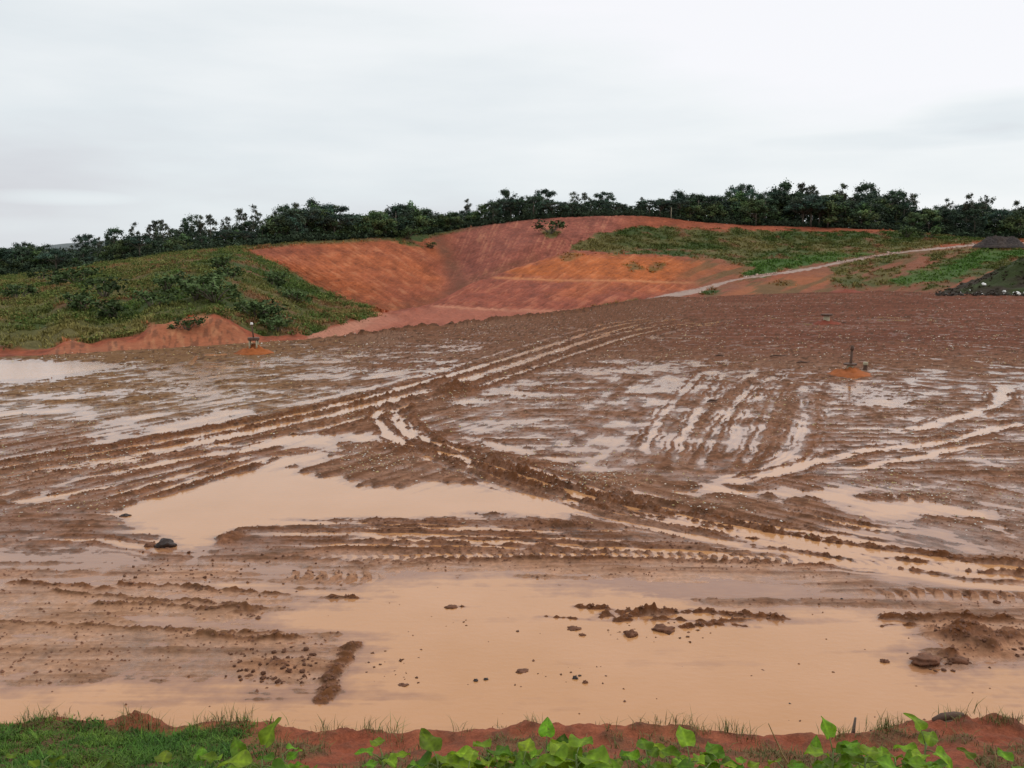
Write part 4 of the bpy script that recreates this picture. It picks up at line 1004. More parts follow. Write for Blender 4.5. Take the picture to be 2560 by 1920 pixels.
# smaller clods: countable clusters
CL = [rock_mesh('clod', 1, .85, .7, 900 + i, M['clod'], rough=.5, sub=2) for i in range(5)]
fresh = set(range(5))
def clod(px, py, w, lab, grp):
    x, y, z = at_flat(px, py); k = w / ppm(y) * .5
    i = random.randrange(5)
    if i in fresh: fresh.discard(i); o = CL[i]
    else: o = CL[i].copy(); COL.objects.link(o)
    o.location = (x, y, z + k * .15); o.scale = (k, k, k); o.rotation_euler = (0, 0, random.uniform(0, 6.28)); tag(o, lab, 'clod', grp)
for (x0, x1, y0, y1, n, w0, w1, lab, grp) in [(785, 905, 1405, 1485, 26, 5, 10, 'small clod in the water right of the slanting mud ridge', 'clods right of the slanting ridge'), (480, 690, 1400, 1478, 60, 6, 13, 'clod on the wet mud left of the slanting mud ridge', 'clods left of the slanting ridge'),
                                              (1100, 1310, 1440, 1480, 16, 4, 8, 'small clod in the lower middle of the flood', 'clods in the lower middle of the flood'), (1300, 1520, 1345, 1390, 26, 4, 10, 'clod beside the ridges standing in the flood', 'clods by the flood ridges'),
                                              (240, 470, 1185, 1260, 22, 4, 10, 'clod on the grey shallows below the large dark block', 'clods on the grey shallows'), (450, 700, 1195, 1262, 24, 4, 9, 'clod beside the faint tread marks above the flood', 'clods by the faint tread marks'), (1960, 2212, 1345, 1450, 28, 5, 12, 'clod on and around the right-hand mud bank', 'clods on the right-hand mud bank'), (960, 1130, 1330, 1365, 10, 4, 8, 'small clod in open water above picture centre', 'clods in open water')]:
    for i in range(n): clod(random.uniform(x0, x1), random.uniform(y0, y1), random.uniform(w0, w1) * random.choice((.6, .8, 1)), lab, grp)
for i in fresh: bpy.data.objects.remove(CL[i])

# crumbs and rubbish trodden into the surface: uncountable
def chips(n, sel, size, zlift, seed):
    """little irregular five-sided lumps on the mud where sel (a weight per grid point) says"""
    p = sel.ravel() / sel.sum(); idx = rng.choice(len(p), n, p=p)
    P = V[idx].copy(); P[:, :2] += rng.normal(0, .5, (n, 2)) * np.stack([P[:, 1] * .001, P[:, 1] ** 2 * .0002], 1)
    s = rng.uniform(size[0], size[1], n) * (1 + 1.1 * sstep(20, 70, P[:, 1]))
    base = np.array([[1, 0, 0], [.3, .95, 0], [-.8, .6, 0], [-.8, -.6, 0], [.3, -.95, 0], [0, 0, 1]], float)
    th = rng.uniform(0, 6.28, n); ct, st_ = np.cos(th), np.sin(th)
    j = base[None] * rng.uniform(.5, 1.3, (n, 6, 1)); el = rng.uniform(.6, 1.8, (n, 1))
    x = j[..., 0] * s[:, None] * el; y = j[..., 1] * s[:, None]; z = j[..., 2] * s[:, None] * zlift
    Vv = np.stack([P[:, None, 0] + x * ct[:, None] - y * st_[:, None], P[:, None, 1] + x * st_[:, None] + y * ct[:, None], np.maximum(P[:, None, 2], -.005) + z - .004], -1).reshape(-1, 3)
    b = np.arange(n)[:, None] * 6
    Ft = np.concatenate([b + np.array([[k, (k + 1) % 5, 5]]) for k in range(5)])
    return Vv, Ft, idx
inf = ((PX > -100) & (PX < 2320)).astype(float)
v, f_, idx = chips(30000, inf * ((HM > .012) * (.25 + 1.2 * sstep(.02, .09, RID)) + .007 * (HM < -.02) * (PY > 1230)) * (.3 + 1.2 * sstep(1300, 900, PY)), (.008, .034), 1.0, 1)
stuff(mesh_np('mud_crumbs', v, f_, M['clod']), 'crumbs of dark mud strewn over the ruts', 'mud crumbs')
flk = inf * (HM > .0) * sstep(1180, 1000, PY) * (.25 + np.clip(fbm(XM * .25, YM * .25, 3, 91), 0, 1) * 2)
v, f_, idx = chips(14000, flk, (.008, .034), .7, 2)
pal = np.array([(.50, .40, .30), (.60, .55, .48), (.42, .30, .18), (.46, .36, .14), (.30, .22, .16)])
cc_ = np.repeat(pal[rng.integers(0, 5, 14000)] * rng.uniform(.6, 1.1, (14000, 1)), 6, 0)
M['litter'] = attr_mat('rubbish_bits', ((8, .2),), .6, None, .4)
stuff(mesh_np('litter', v, f_, M['litter'], col=cc_), 'pale scraps of rubbish trodden into the mud', 'litter')

# ---- mounds with gas vents
M['orange_soil'] = plain_mat('orange_soil', (.30, .085, .020), .95, 3, .35, .04)
M['dark_red_soil'] = plain_mat('dark_red_soil', (.20, .045, .022), .95, 3, .35, .04)
M['concrete'] = plain_mat('weathered_concrete', (.42, .38, .26), .9, 4, .3, .01)
M['rust'] = plain_mat('rusty_steel', (.10, .055, .035), .75, 6, .4, .005)
M['white'] = plain_mat('dirty_white_plastic', (.75, .74, .70), .5, 4, .15)
def mound(px, py, wpx, hpx, mat, lab):
    (x, y), = gpts([(px, py)]); k = 1 / ppm(y); w = wpx * k * .5; h = hpx * k
    n, m_ = 40, 12; Vv = []
    for j in range(m_):
        r_ = (j + 1) / m_
        for i in range(n):
            a = 2 * math.pi * i / n; rr = r_ * (1 + .22 * float(gnoise(np.array(math.cos(a) * 1.3 + px), np.array(math.sin(a) * 1.3), 5)))
            zz_ = h * (1 - r_ ** 1.3) * (1 + .5 * float(fbm(np.array(math.cos(a) * r_ * 3 + px), np.array(math.sin(a) * r_ * 3), 3, 8))) - (.15 if j == m_ - 1 else 0)
            Vv.append((rr * w * math.cos(a), rr * w * .9 * math.sin(a), zz_))
    Vv.append((0, 0, h * 1.02)); Q = [(j * n + i, (j + 1) * n + i, (j + 1) * n + (i + 1) % n, j * n + (i + 1) % n) for j in range(m_ - 1) for i in range(n)]
    T = [(i, (i + 1) % n, n * m_) for i in range(n)]
    o = mesh_np('earth_mound', np.array(Vv), [np.array(Q), np.array(T)], mat)
    o.location = (x, y, .0); tag(o, lab, 'earth mound', 'earth mounds round the vent pipes'); return x, y, h, k
def lathe(name, prof, mat, parent, seg=16, loc=(0, 0, 0)):
    Vv = [(r_ * math.cos(2 * math.pi * i / seg), r_ * math.sin(2 * math.pi * i / seg), z) for r_, z in prof for i in range(seg)]
    Q = [(j * seg + i, j * seg + (i + 1) % seg, (j + 1) * seg + (i + 1) % seg, (j + 1) * seg + i) for j in range(len(prof) - 1) for i in range(seg)]
    o = mesh_np(name, np.array(Vv), np.array(Q), mat, parent, smooth=False); o.location = loc; return o
def bar(name, p0, p1, r0, r1, mat, parent, seg=10):
    v, q, t = tube([np.array(p0), (np.array(p0) + np.array(p1)) / 2, np.array(p1)], [r0, (r0 + r1) / 2, r1], seg)
    return mesh_np(name, v, [q, t], mat, parent)

x, y, h, k = mound(549, 764, 88, 17, M['orange_soil'], 'bright orange earth mound on the rim below the green hill')
g = empty('vent_pipe', (x, y, h * .8)); tag(g, 'vent well on the left orange mound with pale legs and white-capped pipe', 'vent pipe', 'gas vents on the mud flat')
lathe('well_ring', [(.0, .62), (.34, .62), (.36, .60), (.36, .46), (.33, .44), (.0, .44)], M['rust'], g)
for sx, sy in ((-.25, .1), (.25, .1), (-.22, -.2), (.24, -.2)): bar('leg', (sx, sy, -.1), (sx * .9, sy * .9, .46), .055, .05, M['concrete'], g)
bar('pipe', (0, 0, .6), (-.08, 0, 1.45), .045, .04, M['rust'], g)
lathe('cap', [(0, 1.56), (.07, 1.55), (.09, 1.48), (.09, 1.42), (0, 1.42)], M['white'], g, 12, (-.08, 0, 0))

x, y, h, k = mound(1835, 810, 104, 15, M['orange_soil'], 'orange earth mound below the tall post on the right of mud flat')
g = empty('vent_pipe', (x, y + .1, h * .8)); tag(g, 'vent with tall rusty post and flat plate above the right orange mound', 'vent pipe', 'gas vents on the mud flat')
bar('pipe', (.05, 0, -.1), (.1, 0, 1.0), .075, .06, M['rust'], g); lathe('flange', [(0, .30), (.33, .30), (.34, .27), (.33, .23), (0, .23)], M['rust'], g, 18, (.05, 0, 0))
lathe('collar', [(.12, -.1), (.17, .05), (.15, .23), (0, .23)], M['concrete'], g, 14, (.05, 0, 0)); bar('top_cap', (.1, 0, .98), (.11, 0, 1.2), .10, .07, M['rust'], g)
x2, y2, z2_ = at_flat(1869, 800)
g = empty('marker_block', (x2, y2, z2_)); tag(g, 'pale yellow block on a dark stump right of the orange mound', 'marker', None)
lathe('block', [(0, .42), (.13, .41), (.14, .30), (.12, .26), (0, .26)], M['concrete'], g, 8); lathe('stump', [(0, .27), (.10, .27), (.12, -.05), (0, -.05)], M['rust'], g, 8)

x, y, h, k = mound(1785, 700, 66, 9, M['dark_red_soil'], 'flat dark red earth mound far back on the mud flat')
g = empty('vent_pipe', (x, y, h * .8)); tag(g, 'short vent with dark plate on the far red mound', 'vent pipe', 'gas vents on the mud flat')
lathe('collar', [(.28, -.1), (.26, .45), (0, .45)], M['concrete'], g, 14); lathe('flange', [(0, .62), (.5, .60), (.52, .50), (.45, .45), (0, .45)], M['rust'], g, 18)
mound(1830, 632, 75, 6, M['dark_red_soil'], 'low brown earth mound at the very back of the mud flat')

# ---- dark heap and rubbish at the right
def heap(name, cx, cy, rx, ry, h, col1, col2, lab, cat, seed, flat=0.0, mat=None):
    n, m_ = 90, 40; r_ = np.linspace(0, 1, m_)[None, :]; a = np.linspace(0, 2 * math.pi, n, endpoint=False)[:, None]
    x = np.cos(a) * r_; y = np.sin(a) * r_
    nz = fbm(x * 4 + seed, y * 4, 4, seed)
    prof = np.clip((1 - r_) / (1 - flat), 0, 1); prof = prof * prof * (3 - 2 * prof) * .5 + prof * .5
    z = h * prof * (1 + .22 * nz) + .35 * fbm(x * 12, y * 12, 4, seed + 1, .6) * sstep(1, .9, r_ + 0 * x) - .3 * (r_ > .98)
    Vv = np.stack([x * rx, y * ry, z], -1).reshape(-1, 3); I = np.arange(n)[:, None] * m_ + np.arange(m_ - 1)[None, :]; J = ((np.arange(n) + 1) % n)[:, None] * m_ + np.arange(m_ - 1)[None, :]
    cl = lerp3(np.zeros(z.shape + (3,)) + np.array(col1), col2, sstep(-.1, .4, fbm(x * 3 + 5, y * 3, 3, seed + 7)))
    o = mesh_np(name, Vv, np.stack([I, J, J + 1, I + 1], -1).reshape(-1, 4), mat or M['soil'], col=cl.reshape(-1, 3)); o.location = (cx, cy, 0); tag(o, lab, cat); return o
hx, hy = ground(2290, 628)
HEAP = heap('rubbish_heap', float(ray(2290, 628)[0]) * 147, 147.0, 20, 14, 6.9, (.035, .026, .016), (.035, .048, .014), 'dark overgrown rubbish heap rising at the right edge', 'rubbish heap', 60)
hv = np.array([v_.co[:] for v_ in HEAP.data.vertices]); pk = hv[(hv[:, 1] < 4) & (hv[:, 2] > .05)]; pk = pk[rng.choice(len(pk), 520)]
tone_ = fbm(pk[:, 0] * .2, pk[:, 1] * .2 + pk[:, 2] * .3, 3, 66)
hcol = lerp3(np.zeros((520, 3)) + np.array((.036, .026, .016)), (.040, .060, .014), sstep(-.1, .35, tone_ + .04 * (pk[:, 0] + 2)))
v, q, cv = leaf_cloud(pk, rng.uniform(.25, .7, 520), 30, .13, hcol, .5); mesh_np('scrub', v, q, M['leaf'], HEAP, smooth=False, col=cv)
bx, by = ground(2150, 641)
hw = hv + np.array(HEAP.location)
hpx, hpy = proj(hw[:, 0], hw[:, 1], hw[:, 2])
for i in range(22):
    px, py = (2132, 616) if i == 0 else (random.uniform(2068, 2235), random.uniform(630, 643))
    k_ = int(np.argmin((hpx - px) ** 2 + ((hpy - py) * 3) ** 2 + np.where(hv[:, 1] > 3, 1e7, 0))); x, y, z = (float(q_) for q_ in hw[k_]); x += random.uniform(-.5, .5); y -= .15
    w = random.uniform(.14, .42)
    o = rock_mesh('rubbish_bag', w, w * .7, w * .6, 700 + i, M['white'], rough=.5, sub=2)
    o.location = (x, y, max(z, .0) + w * .3); o.rotation_euler = (random.uniform(-.4, .4), random.uniform(-.4, .4), random.uniform(0, 3))
    tag(o, 'white scrap on the dark slope above the row of bags' if i == 0 else 'white rubbish bag lying at the foot of the dark heap', 'bag', 'white bags at the foot of the heap')
v, q, cv = leaf_cloud([(float(ground(p_, 640)[0]), float(ground(p_, 640)[1]) + random.uniform(0, 4), random.uniform(0, .4)) for p_ in np.linspace(2030, 2260, 60)], [.5] * 60, 26, .16, [np.array((.04, .03, .02)) * random.uniform(.6, 1.6) for _ in range(60)], .6)
stuff(mesh_np('debris', v, q, M['litter'], smooth=False, col=cv), 'dark loose rubbish spread along the foot of the heap', 'debris')
gx, gy, gz = at_hill(2155, 531, 2, 4.5)
g = heap('gravel_heap', gx, gy - 1, 5.6, 3.4, 1.75, (.055, .045, .042), (.075, .058, .05), 'dark flat-topped gravel heap beside the road on the right', 'gravel heap', 62, .45)
g.location.z = gz - .15
# pale post on the skyline
x, y, z = at_hill(1451, 474, 4.5, 6.3); g = empty('marker_post', (x, y, z)); bar('post', (0, 0, -.2), (0, 0, 2.6), .06, .05, M['concrete'], g); lathe('cap', [(0, 2.72), (.12, 2.68), (.12, 2.56), (0, 2.56)], M['concrete'], g, 10); tag(g, 'thin pale post before the dark wood above the red crest', 'post')
# broken bits of wood and pipe on the far mud
for px, py, L, rz, lab in [(1052, 1030, .0, 0, '')][:0]: pass
STK = [(1735, 788, 40, .1, 'thin dark branch lying on the mud left of the tall post'), (1680, 773, 46, .05, 'dark plank lying flat on the right half of mud'), (1540, 870, 38, .35, 'dark stick in the middle of the mud flat'), (1555, 772, 26, .1, 'short dark stick far back on mud'), (973, 706, 12, .5, 'dark stump end on the rim of the mud flat'), (1823, 700, 20, .5, 'bent stick behind the far red mound')]
for i, (px, py, L, rz, lab) in enumerate(STK):
    x, y, z = at_flat(px, py); l = L / ppm(y) * .38
    v, q, t = tube([np.array((-l, 0, 0)), np.array((-l * .3, .04, .05)), np.array((l * .4, -.03, .03)), np.array((l, .02, .06))], [.03, .045, .04, .02], 8)
    o = mesh_np('branch', v, [q, t], M['rust']); o.location = (x, y, z + .03); o.rotation_euler = (0, 0, rz); tag(o, lab, 'branch', 'dark sticks on the mud')

# ================================================================== THE NEAR BANK
LIP = [(-600, 1560), (0, 1566), (150, 1562), (270, 1564), (370, 1568), (560, 1574), (640, 1582), (760, 1588), (870, 1592), (1000, 1584), (1100, 1578), (1300, 1580), (1500, 1586), (1700, 1592), (1820, 1594), (1900, 1580), (1980, 1570), (2060, 1564), (2130, 1570), (2212, 1588), (2900, 1590)]
lp = gpts(LIP, .10)
bxs = np.linspace(-18, 18, 840); bt = np.concatenate([np.linspace(0, 1, 150)])
lipY = np.interp(bxs, lp[:, 0], lp[:, 1])
near0 = .4
T_ = bt[None, :] ** .75
BY = near0 + (lipY[:, None] + .75 - near0) * T_; BX = bxs[:, None] + 0 * BY
dl = lipY[:, None] - BY                         # metres behind the lip (towards the camera)
bn1 = fbm(BX * .8, BY * .8, 4, 501); bn2 = fbm(BX * 3.5, BY * 3.5, 4, 505)
BZ = .06 + .40 * np.clip(dl, 0, 20) + .05 * bn1 * sstep(-.2, .6, dl) + .035 * bn2 - .9 * np.clip(-dl, 0, 2)
BZ += .10 * np.exp(-((dl - .22) / .25) ** 2) * (1 + .8 * bn1)
for px, py, w, am in ((300, 1560, .30, .22), (1300, 1590, .5, .04), (2060, 1580, .9, .10), (1170, 1600, .7, .06), (760, 1600, .6, .08), (120, 1570, .3, .06)):
    x, y = ground(px, py + 6); BZ += am * np.exp(-((BX - float(x)) / w) ** 2 - ((BY - float(y) + .05) / (w * .7)) ** 2) * (1 + .6 * bn2)
BPX, BPY = proj(BX, BY, BZ)
grassy = sstep(640, 520, BPX + 60 * bn1) * sstep(.18, .5, dl + .25 * bn2)
grassy = np.maximum(grassy, .55 * sstep(.45, .9, dl + .5 * bn1 + .2 * bn2) * sstep(.0, .25, bn1 + .25))
bc = np.zeros(BX.shape + (3,)); bc[:] = (.235, .062, .028)
bc = lerp3(bc, (.30, .10, .045), np.clip(.5 + bn1, 0, 1) * .6)
bc = lerp3(bc, (.12, .05, .026), sstep(.1, .6, bn2) * .6)
bc = lerp3(bc, (.075, .055, .022), grassy * .8)
bq0 = np.arange(839)[:, None] * 150 + np.arange(149)[None, :]
struct(mesh_np('bank', np.stack([BX, BY, BZ], -1).reshape(-1, 3), np.stack([bq0, bq0 + 150, bq0 + 151, bq0 + 1], -1).reshape(-1, 4), M['bank'], col=bc.reshape(-1, 3)))
BV = np.stack([BX, BY, BZ], -1).reshape(-1, 3)
def bank_z(x, y):
    i = int(np.clip(np.rint((x + 18) / 36 * 839), 0, 839)); return float(np.interp(y, BY[i], BZ[i]))
def bank_pick(w, n):
    p = w.ravel() / w.sum(); idx = rng.choice(len(p), n, p=p); P = BV[idx].copy(); P[:, :2] += rng.uniform(-.02, .02, (n, 2)); return P
bvis = ((BPY < 1800) & (BPX > -150) & (BPX < 2360) & (dl > .05)).astype(float) * (BY > 5)
M['blade'] = attr_mat('grass_blades', ((6, .25),), .7, None, .25)
P = bank_pick(bvis * grassy * sstep(640, 520, BPX), 9000)
g1 = tufts(P, rng.uniform(.03, .10, 9000) * (1 + .8 * np.clip(fbm(P[:, 0] * 1.1, P[:, 1] * 1.1, 3, 523), -.6, 1)), rng.uniform(.006, .012, 9000), lerp3(np.zeros((9000, 3)) + np.array((.045, .120, .010)), (.095, .165, .016), np.clip(.35 + 1.1 * fbm(P[:, 0] * 1.4, P[:, 1] * 1.4, 3, 521), 0, 1)) * rng.uniform(.5, 1.4, (9000, 1)), 6, 1.2)
P = bank_pick(bvis * grassy * sstep(520, 640, BPX), 2600)
g2 = tufts(P, rng.uniform(.04, .13, 2600), rng.uniform(.005, .010, 2600), lerp3(np.zeros((2600, 3)) + np.array((.08, .10, .022)), (.17, .12, .05), rng.uniform(0, 1, 2600)), 6, 1.2)
lipw = bvis * np.exp(-((dl - .22) / .2) ** 2) * sstep(.0, .4, fbm(BX * 1.6, BY * .5, 3, 511))
P = bank_pick(lipw, 190)
g3 = tufts(P, rng.uniform(.08, .24, 190), rng.uniform(.005, .009, 190), lerp3(np.zeros((190, 3)) + np.array((.09, .13, .03)), (.20, .15, .06), rng.uniform(0, 1, 190)), 8, .9)
vv, qq, ccx = [], [], []; o_ = 0
for a_, b_, c_ in (g1, g2, g3): vv.append(a_); qq.append(b_ + o_); ccx.append(c_); o_ += len(a_)
stuff(mesh_np('grass', np.vstack(vv), np.vstack(qq), M['blade'], smooth=False, col=np.vstack(ccx)), 'short grass growing on the red bank in front', 'grass')

# single taller tufts on the lip
def one_tuft(px, py, hpx, lab, dry):
    x, y = ground(px, py, .15); x, y = float(x), float(y); z = bank_z(x, y); hh = hpx / ppm(y)
    n = 14; P = np.zeros((n, 3)); P[:, :2] = rng.normal(0, .025, (n, 2))
    cb = np.array((.17, .13, .05)) if dry else np.array((.09, .15, .03))
    v, q, cv = tufts(P, np.full(n, hh), np.full(n, .008), np.repeat(cb[None], n, 0), 1, 1.0)
    o = mesh_np('grass_tuft', v, q, M['blade'], smooth=False, col=cv); o.location = (x, y, z); tag(o, lab, 'grass tuft', 'single tufts along the lip of the bank')
for t in [(305, 1540, 22, 'grass tuft on top of the small red mound on the lip', False), (520, 1566, 24, 'green tuft at the right end of the dense grass', False), (740, 1582, 22, 'small tuft on the lip left of picture centre', True), (845, 1584, 34, 'spiky tuft on the lip where the red soil dips', False), (615, 1572, 26, 'tuft at the lip beside the low red hump', False), (1290, 1572, 14, 'dry tuft on the lip right of picture centre', True), (1080, 1578, 18, 'pale tuft on the lip near the middle leaves', True), (1950, 1566, 22, 'dry feathery tuft left of the piece of wood', True), (1880, 1582, 16, 'brown tuft beside the dark twig', True), (80, 1560, 14, 'tuft on the red lip at the far left', False)]: one_tuft(*t)

# piece of wood, stake, dark twig
x, y = ground(2048, 1566, .22); x, y = float(x), float(y); z = bank_z(x, y)
g = empty('driftwood', (x, y, max(z, .12) + .05), .12); tag(g, 'split piece of dark wood lying on the right-hand lip', 'wood')
v, q, t = tube([np.array((-.20, 0, -.02)), np.array((-.08, .01, .015)), np.array((.08, 0, .03)), np.array((.19, -.01, .035))], [.035, .05, .05, .03], 9); mesh_np('log', v, [q, t], M['rust'], g)
v, q, t = tube([np.array((-.19, -.06, -.04)), np.array((0, -.06, -.02)), np.array((.13, -.05, -.01))], [.025, .03, .02], 8); mesh_np('splinter', v, [q, t], M['rust'], g)
def twig(pts_px, r_, mat, lab, nm='twig', group=None):
    """a thin stalk standing on the bank: first point is its foot"""
    (fx_, fy_, D) = pts_px[0]; ps = []
    for px, py, D in pts_px:
        a_, s_ = ray(px, py); ps.append((float(a_) * D, D, H + float(s_) * D))
    ps = np.array(ps); o0 = ps[0].copy(); v, q, t = tube(ps - o0, np.linspace(r_, r_ * .4, len(ps)), 6)
    o = mesh_np(nm, v, [q, t], mat); o.location = o0; tag(o, lab, 'twig', group); return o
M['straw'] = plain_mat('dry_straw', (.30, .22, .09), .8, 10, .3)
YL = lambda px: float(np.interp(float(ray(px, 1590)[0]) * 10.4, lp[:, 0], lp[:, 1]))
twig([(1842, 1594, YL(1842) - .1), (1844, 1575, YL(1842) - .1), (1848, 1550, YL(1842) - .12)], .03, M['bark'], 'short brown stake standing up on the lip')
twig([(1855, 1604, YL(1855) - .35), (1866, 1594, YL(1855) - .3), (1882, 1578, YL(1855) - .25)], .03, M['darkclod'], 'dark slanting twig beside the stake')
twig([(1712, 1665, 4.6), (1690, 1630, 4.6), (1672, 1590, 4.55), (1660, 1563, 4.5)], .006, M['straw'], 'long dry stalk leaning left in front of the lip', group='dry stalks')
twig([(2052, 1670, 4.4), (2035, 1630, 4.4), (2018, 1600, 4.4)], .006, M['straw'], 'pale bent stalk under the leaf spike on the right', group='dry stalks')
twig([(605, 1665, 4.2), (606, 1630, 4.2), (610, 1598, 4.2)], .005, M['straw'], 'dry stalk beside the broad left leaf', group='dry stalks')
twig([(1260, 1665, 4.4), (1262, 1620, 4.4), (1268, 1585, 4.4)], .004, M['straw'], 'thin stalk between the middle leaves', group='dry stalks')
twig([(2150, 1670, 4.2), (2152, 1640, 4.2), (2148, 1615, 4.2)], .005, M['straw'], 'thin stalk at the lower right corner', group='dry stalks')

# broad-leaved weeds right in front of the camera
def leafmat():
    m, nt, b = new_mat('broad_leaf')
    a = N(nt, 'ShaderNodeAttribute', attribute_name='Col'); n = noise_node(nt, 30, 4, .6)
    bl = noise_node(nt, 45, 3, .6); bm_ = N(nt, 'ShaderNodeMix', data_type='RGBA'); nt.links.new(maprange(nt, bl.outputs['Fac'], .58, .70, 0, .75), bm_.inputs['Factor'])
    nt.links.new(a.outputs['Color'], bm_.inputs['A']); bm_.inputs['B'].default_value = (.16, .15, .035, 1)
    c_ = mulcol(nt, bm_.outputs['Result'], maprange(nt, n.outputs['Fac'], .25, .75, .6, 1.3))
    nt.links.new(c_, b.inputs['Base Color']); b.inputs['Roughness'].default_value = .55; b.inputs['Specular IOR Level'].default_value = .2
    tr_ = N(nt, 'ShaderNodeBsdfTranslucent'); nt.links.new(mulcol(nt, c_, maprange(nt, n.outputs['Fac'], 0, 1, 1.2, 1.2)), tr_.inputs['Color'])
    mx = N(nt, 'ShaderNodeMixShader'); mx.inputs[0].default_value = .35
    nt.links.new(b.outputs[0], mx.inputs[1]); nt.links.new(tr_.outputs[0], mx.inputs[2]); nt.links.new(mx.outputs[0], nt.nodes['Material Output'].inputs['Surface'])
    return m
M['broad'] = leafmat(); M['stem'] = plain_mat('green_stem', (.12, .16, .04), .7, 10, .3)
def leaf_mesh(parent, base, direc, L, wid, curl, col):
    """ovate leaf: pointed tip, notched base, folded along the midrib, drooping"""
    d = np.array(direc, float); d /= np.linalg.norm(d); side = np.cross(d, (0, 0, 1.0)); side /= np.linalg.norm(side) + 1e-9; up = np.cross(side, d)
    nu, nv_ = 12, 9; Vv = []; cl = []
    ph = random.uniform(0, 6)
    for i in range(nu):
        u = i / (nu - 1); w = wid * .5 * (math.sin(math.pi * min(1, u * .93 + .07) ** .62) ** .9 if u < 1 else 0) 
        for j in range(nv_):
            q_ = (j / (nv_ - 1)) * 2 - 1
            p = np.array(base) + d * L * (u - .07 * abs(q_) * (1 - u) ** 2) + side * w * q_ + up * (abs(q_) * w * .35 - curl * L * u * u + .012 * math.sin(9 * u + ph + 2 * q_) * abs(q_) * (L / .12))
            Vv.append(p); k = .85 + .3 * (1 - abs(q_)) * .5 + (.35 if j == nv_ // 2 else 0) + .12 * math.sin(u * 26 + abs(q_) * 5)
            cl.append(np.array(col) * k)
    Q = [(i * nv_ + j, (i + 1) * nv_ + j, (i + 1) * nv_ + j + 1, i * nv_ + j + 1) for i in range(nu - 1) for j in range(nv_ - 1)]
    return mesh_np('leaf', np.array(Vv), np.array(Q), M['broad'], parent, col=np.array(cl))
PLANTS = [(90, 1622, 5, .085, 'dim small-leaved weed in the grass at lower left', .6), (200, 1640, 4, .08, 'weed low in the grass left of the lone leaf tip', .6), (345, 1648, 3, .10, 'weed showing only a leaf tip over the bottom edge', 1.0), (475, 1632, 6, .10, 'weed of small pale leaves left of the broad leaf', 1.1), (565, 1618, 4, .125, 'weed with one broad upright bright leaf on the left', .95), (610, 1610, 4, .09, 'weed with narrow leaves right of the broad leaf', 1.0),
          (825, 1606, 5, .10, 'lone weed with a thin stem and small drooping leaves', 1.1), (945, 1622, 6, .15, 'weed with a wide heart-shaped leaf before the middle cluster', 1.1), (1055, 1606, 8, .14, 'leafy weed at left end of the middle cluster', 1.15), (1130, 1626, 8, .12, 'low leafy weed inside the middle cluster', 1.0), (1180, 1598, 7, .10, 'weed with a raised leaf in the middle cluster', 1.15), (1245, 1608, 8, .16, 'big-leaved weed at right end of the middle cluster', 1.1),
          (1320, 1636, 6, .11, 'small weed right of the middle cluster', .9), (1400, 1622, 7, .11, 'pale weed between the two big clusters', 1.1), (1490, 1616, 8, .13, 'weed at left of the right-middle cluster', 1.15), (1555, 1622, 8, .13, 'weed at right of the right-middle cluster', 1.0), (1690, 1634, 5, .10, 'small weed below the long dry stalk', .9), (1800, 1602, 7, .12, 'tall-leaved weed at left of the right-hand cluster', 1.1), (1870, 1615, 9, .12, 'bushy weed inside the right-hand cluster', 1.0),
          (1935, 1624, 8, .13, 'bright weed at right of the right-hand cluster', 1.15), (2000, 1584, 4, .105, 'weed with a single upright leaf spike on the right', 1.2), (2120, 1640, 5, .09, 'thin weed near the lower right corner', .8), (2190, 1642, 5, .11, 'weed in the lower right corner', .9), (1010, 1646, 5, .10, 'low weed at the bottom edge near picture centre', .9)]
PLANTS += [(25, 1636, 5, .08, 'weed in the grass at the lower left corner', .6), (430, 1646, 5, .09, 'low weed left of the small pale leaves', .9), (520, 1640, 5, .09, 'low weed under the broad upright leaf', 1.0), (680, 1650, 4, .08, 'weed barely over the bottom edge left of the lone weed', .8), (880, 1640, 5, .09, 'low weed right of the lone weed', .9), (1090, 1632, 7, .10, 'small weed between leaves of the middle cluster', .8), (1210, 1632, 7, .10, 'dark low weed under the raised leaf', .75), (1285, 1628, 7, .10, 'weed filling the right side of the middle cluster', 1.1), (1360, 1644, 5, .09, 'dim low weed before the pale one', .7), (1450, 1636, 7, .10, 'low weed right of the pale one', 1.1), (1525, 1636, 7, .10, 'low weed inside the right-middle cluster', .8), (1610, 1642, 5, .09, 'low weed at the end of the right-middle cluster', 1.0), (1760, 1634, 6, .10, 'low weed left of the tall-leaved one', .9), (1840, 1630, 7, .10, 'dark low weed inside the right-hand cluster', .75), (1905, 1640, 7, .10, 'low bright weed in the right-hand cluster', 1.2), (1970, 1634, 6, .10, 'weed under the single leaf spike', 1.1), (2060, 1648, 4, .09, 'weed at the bottom edge right of the leaf spike', .8)]
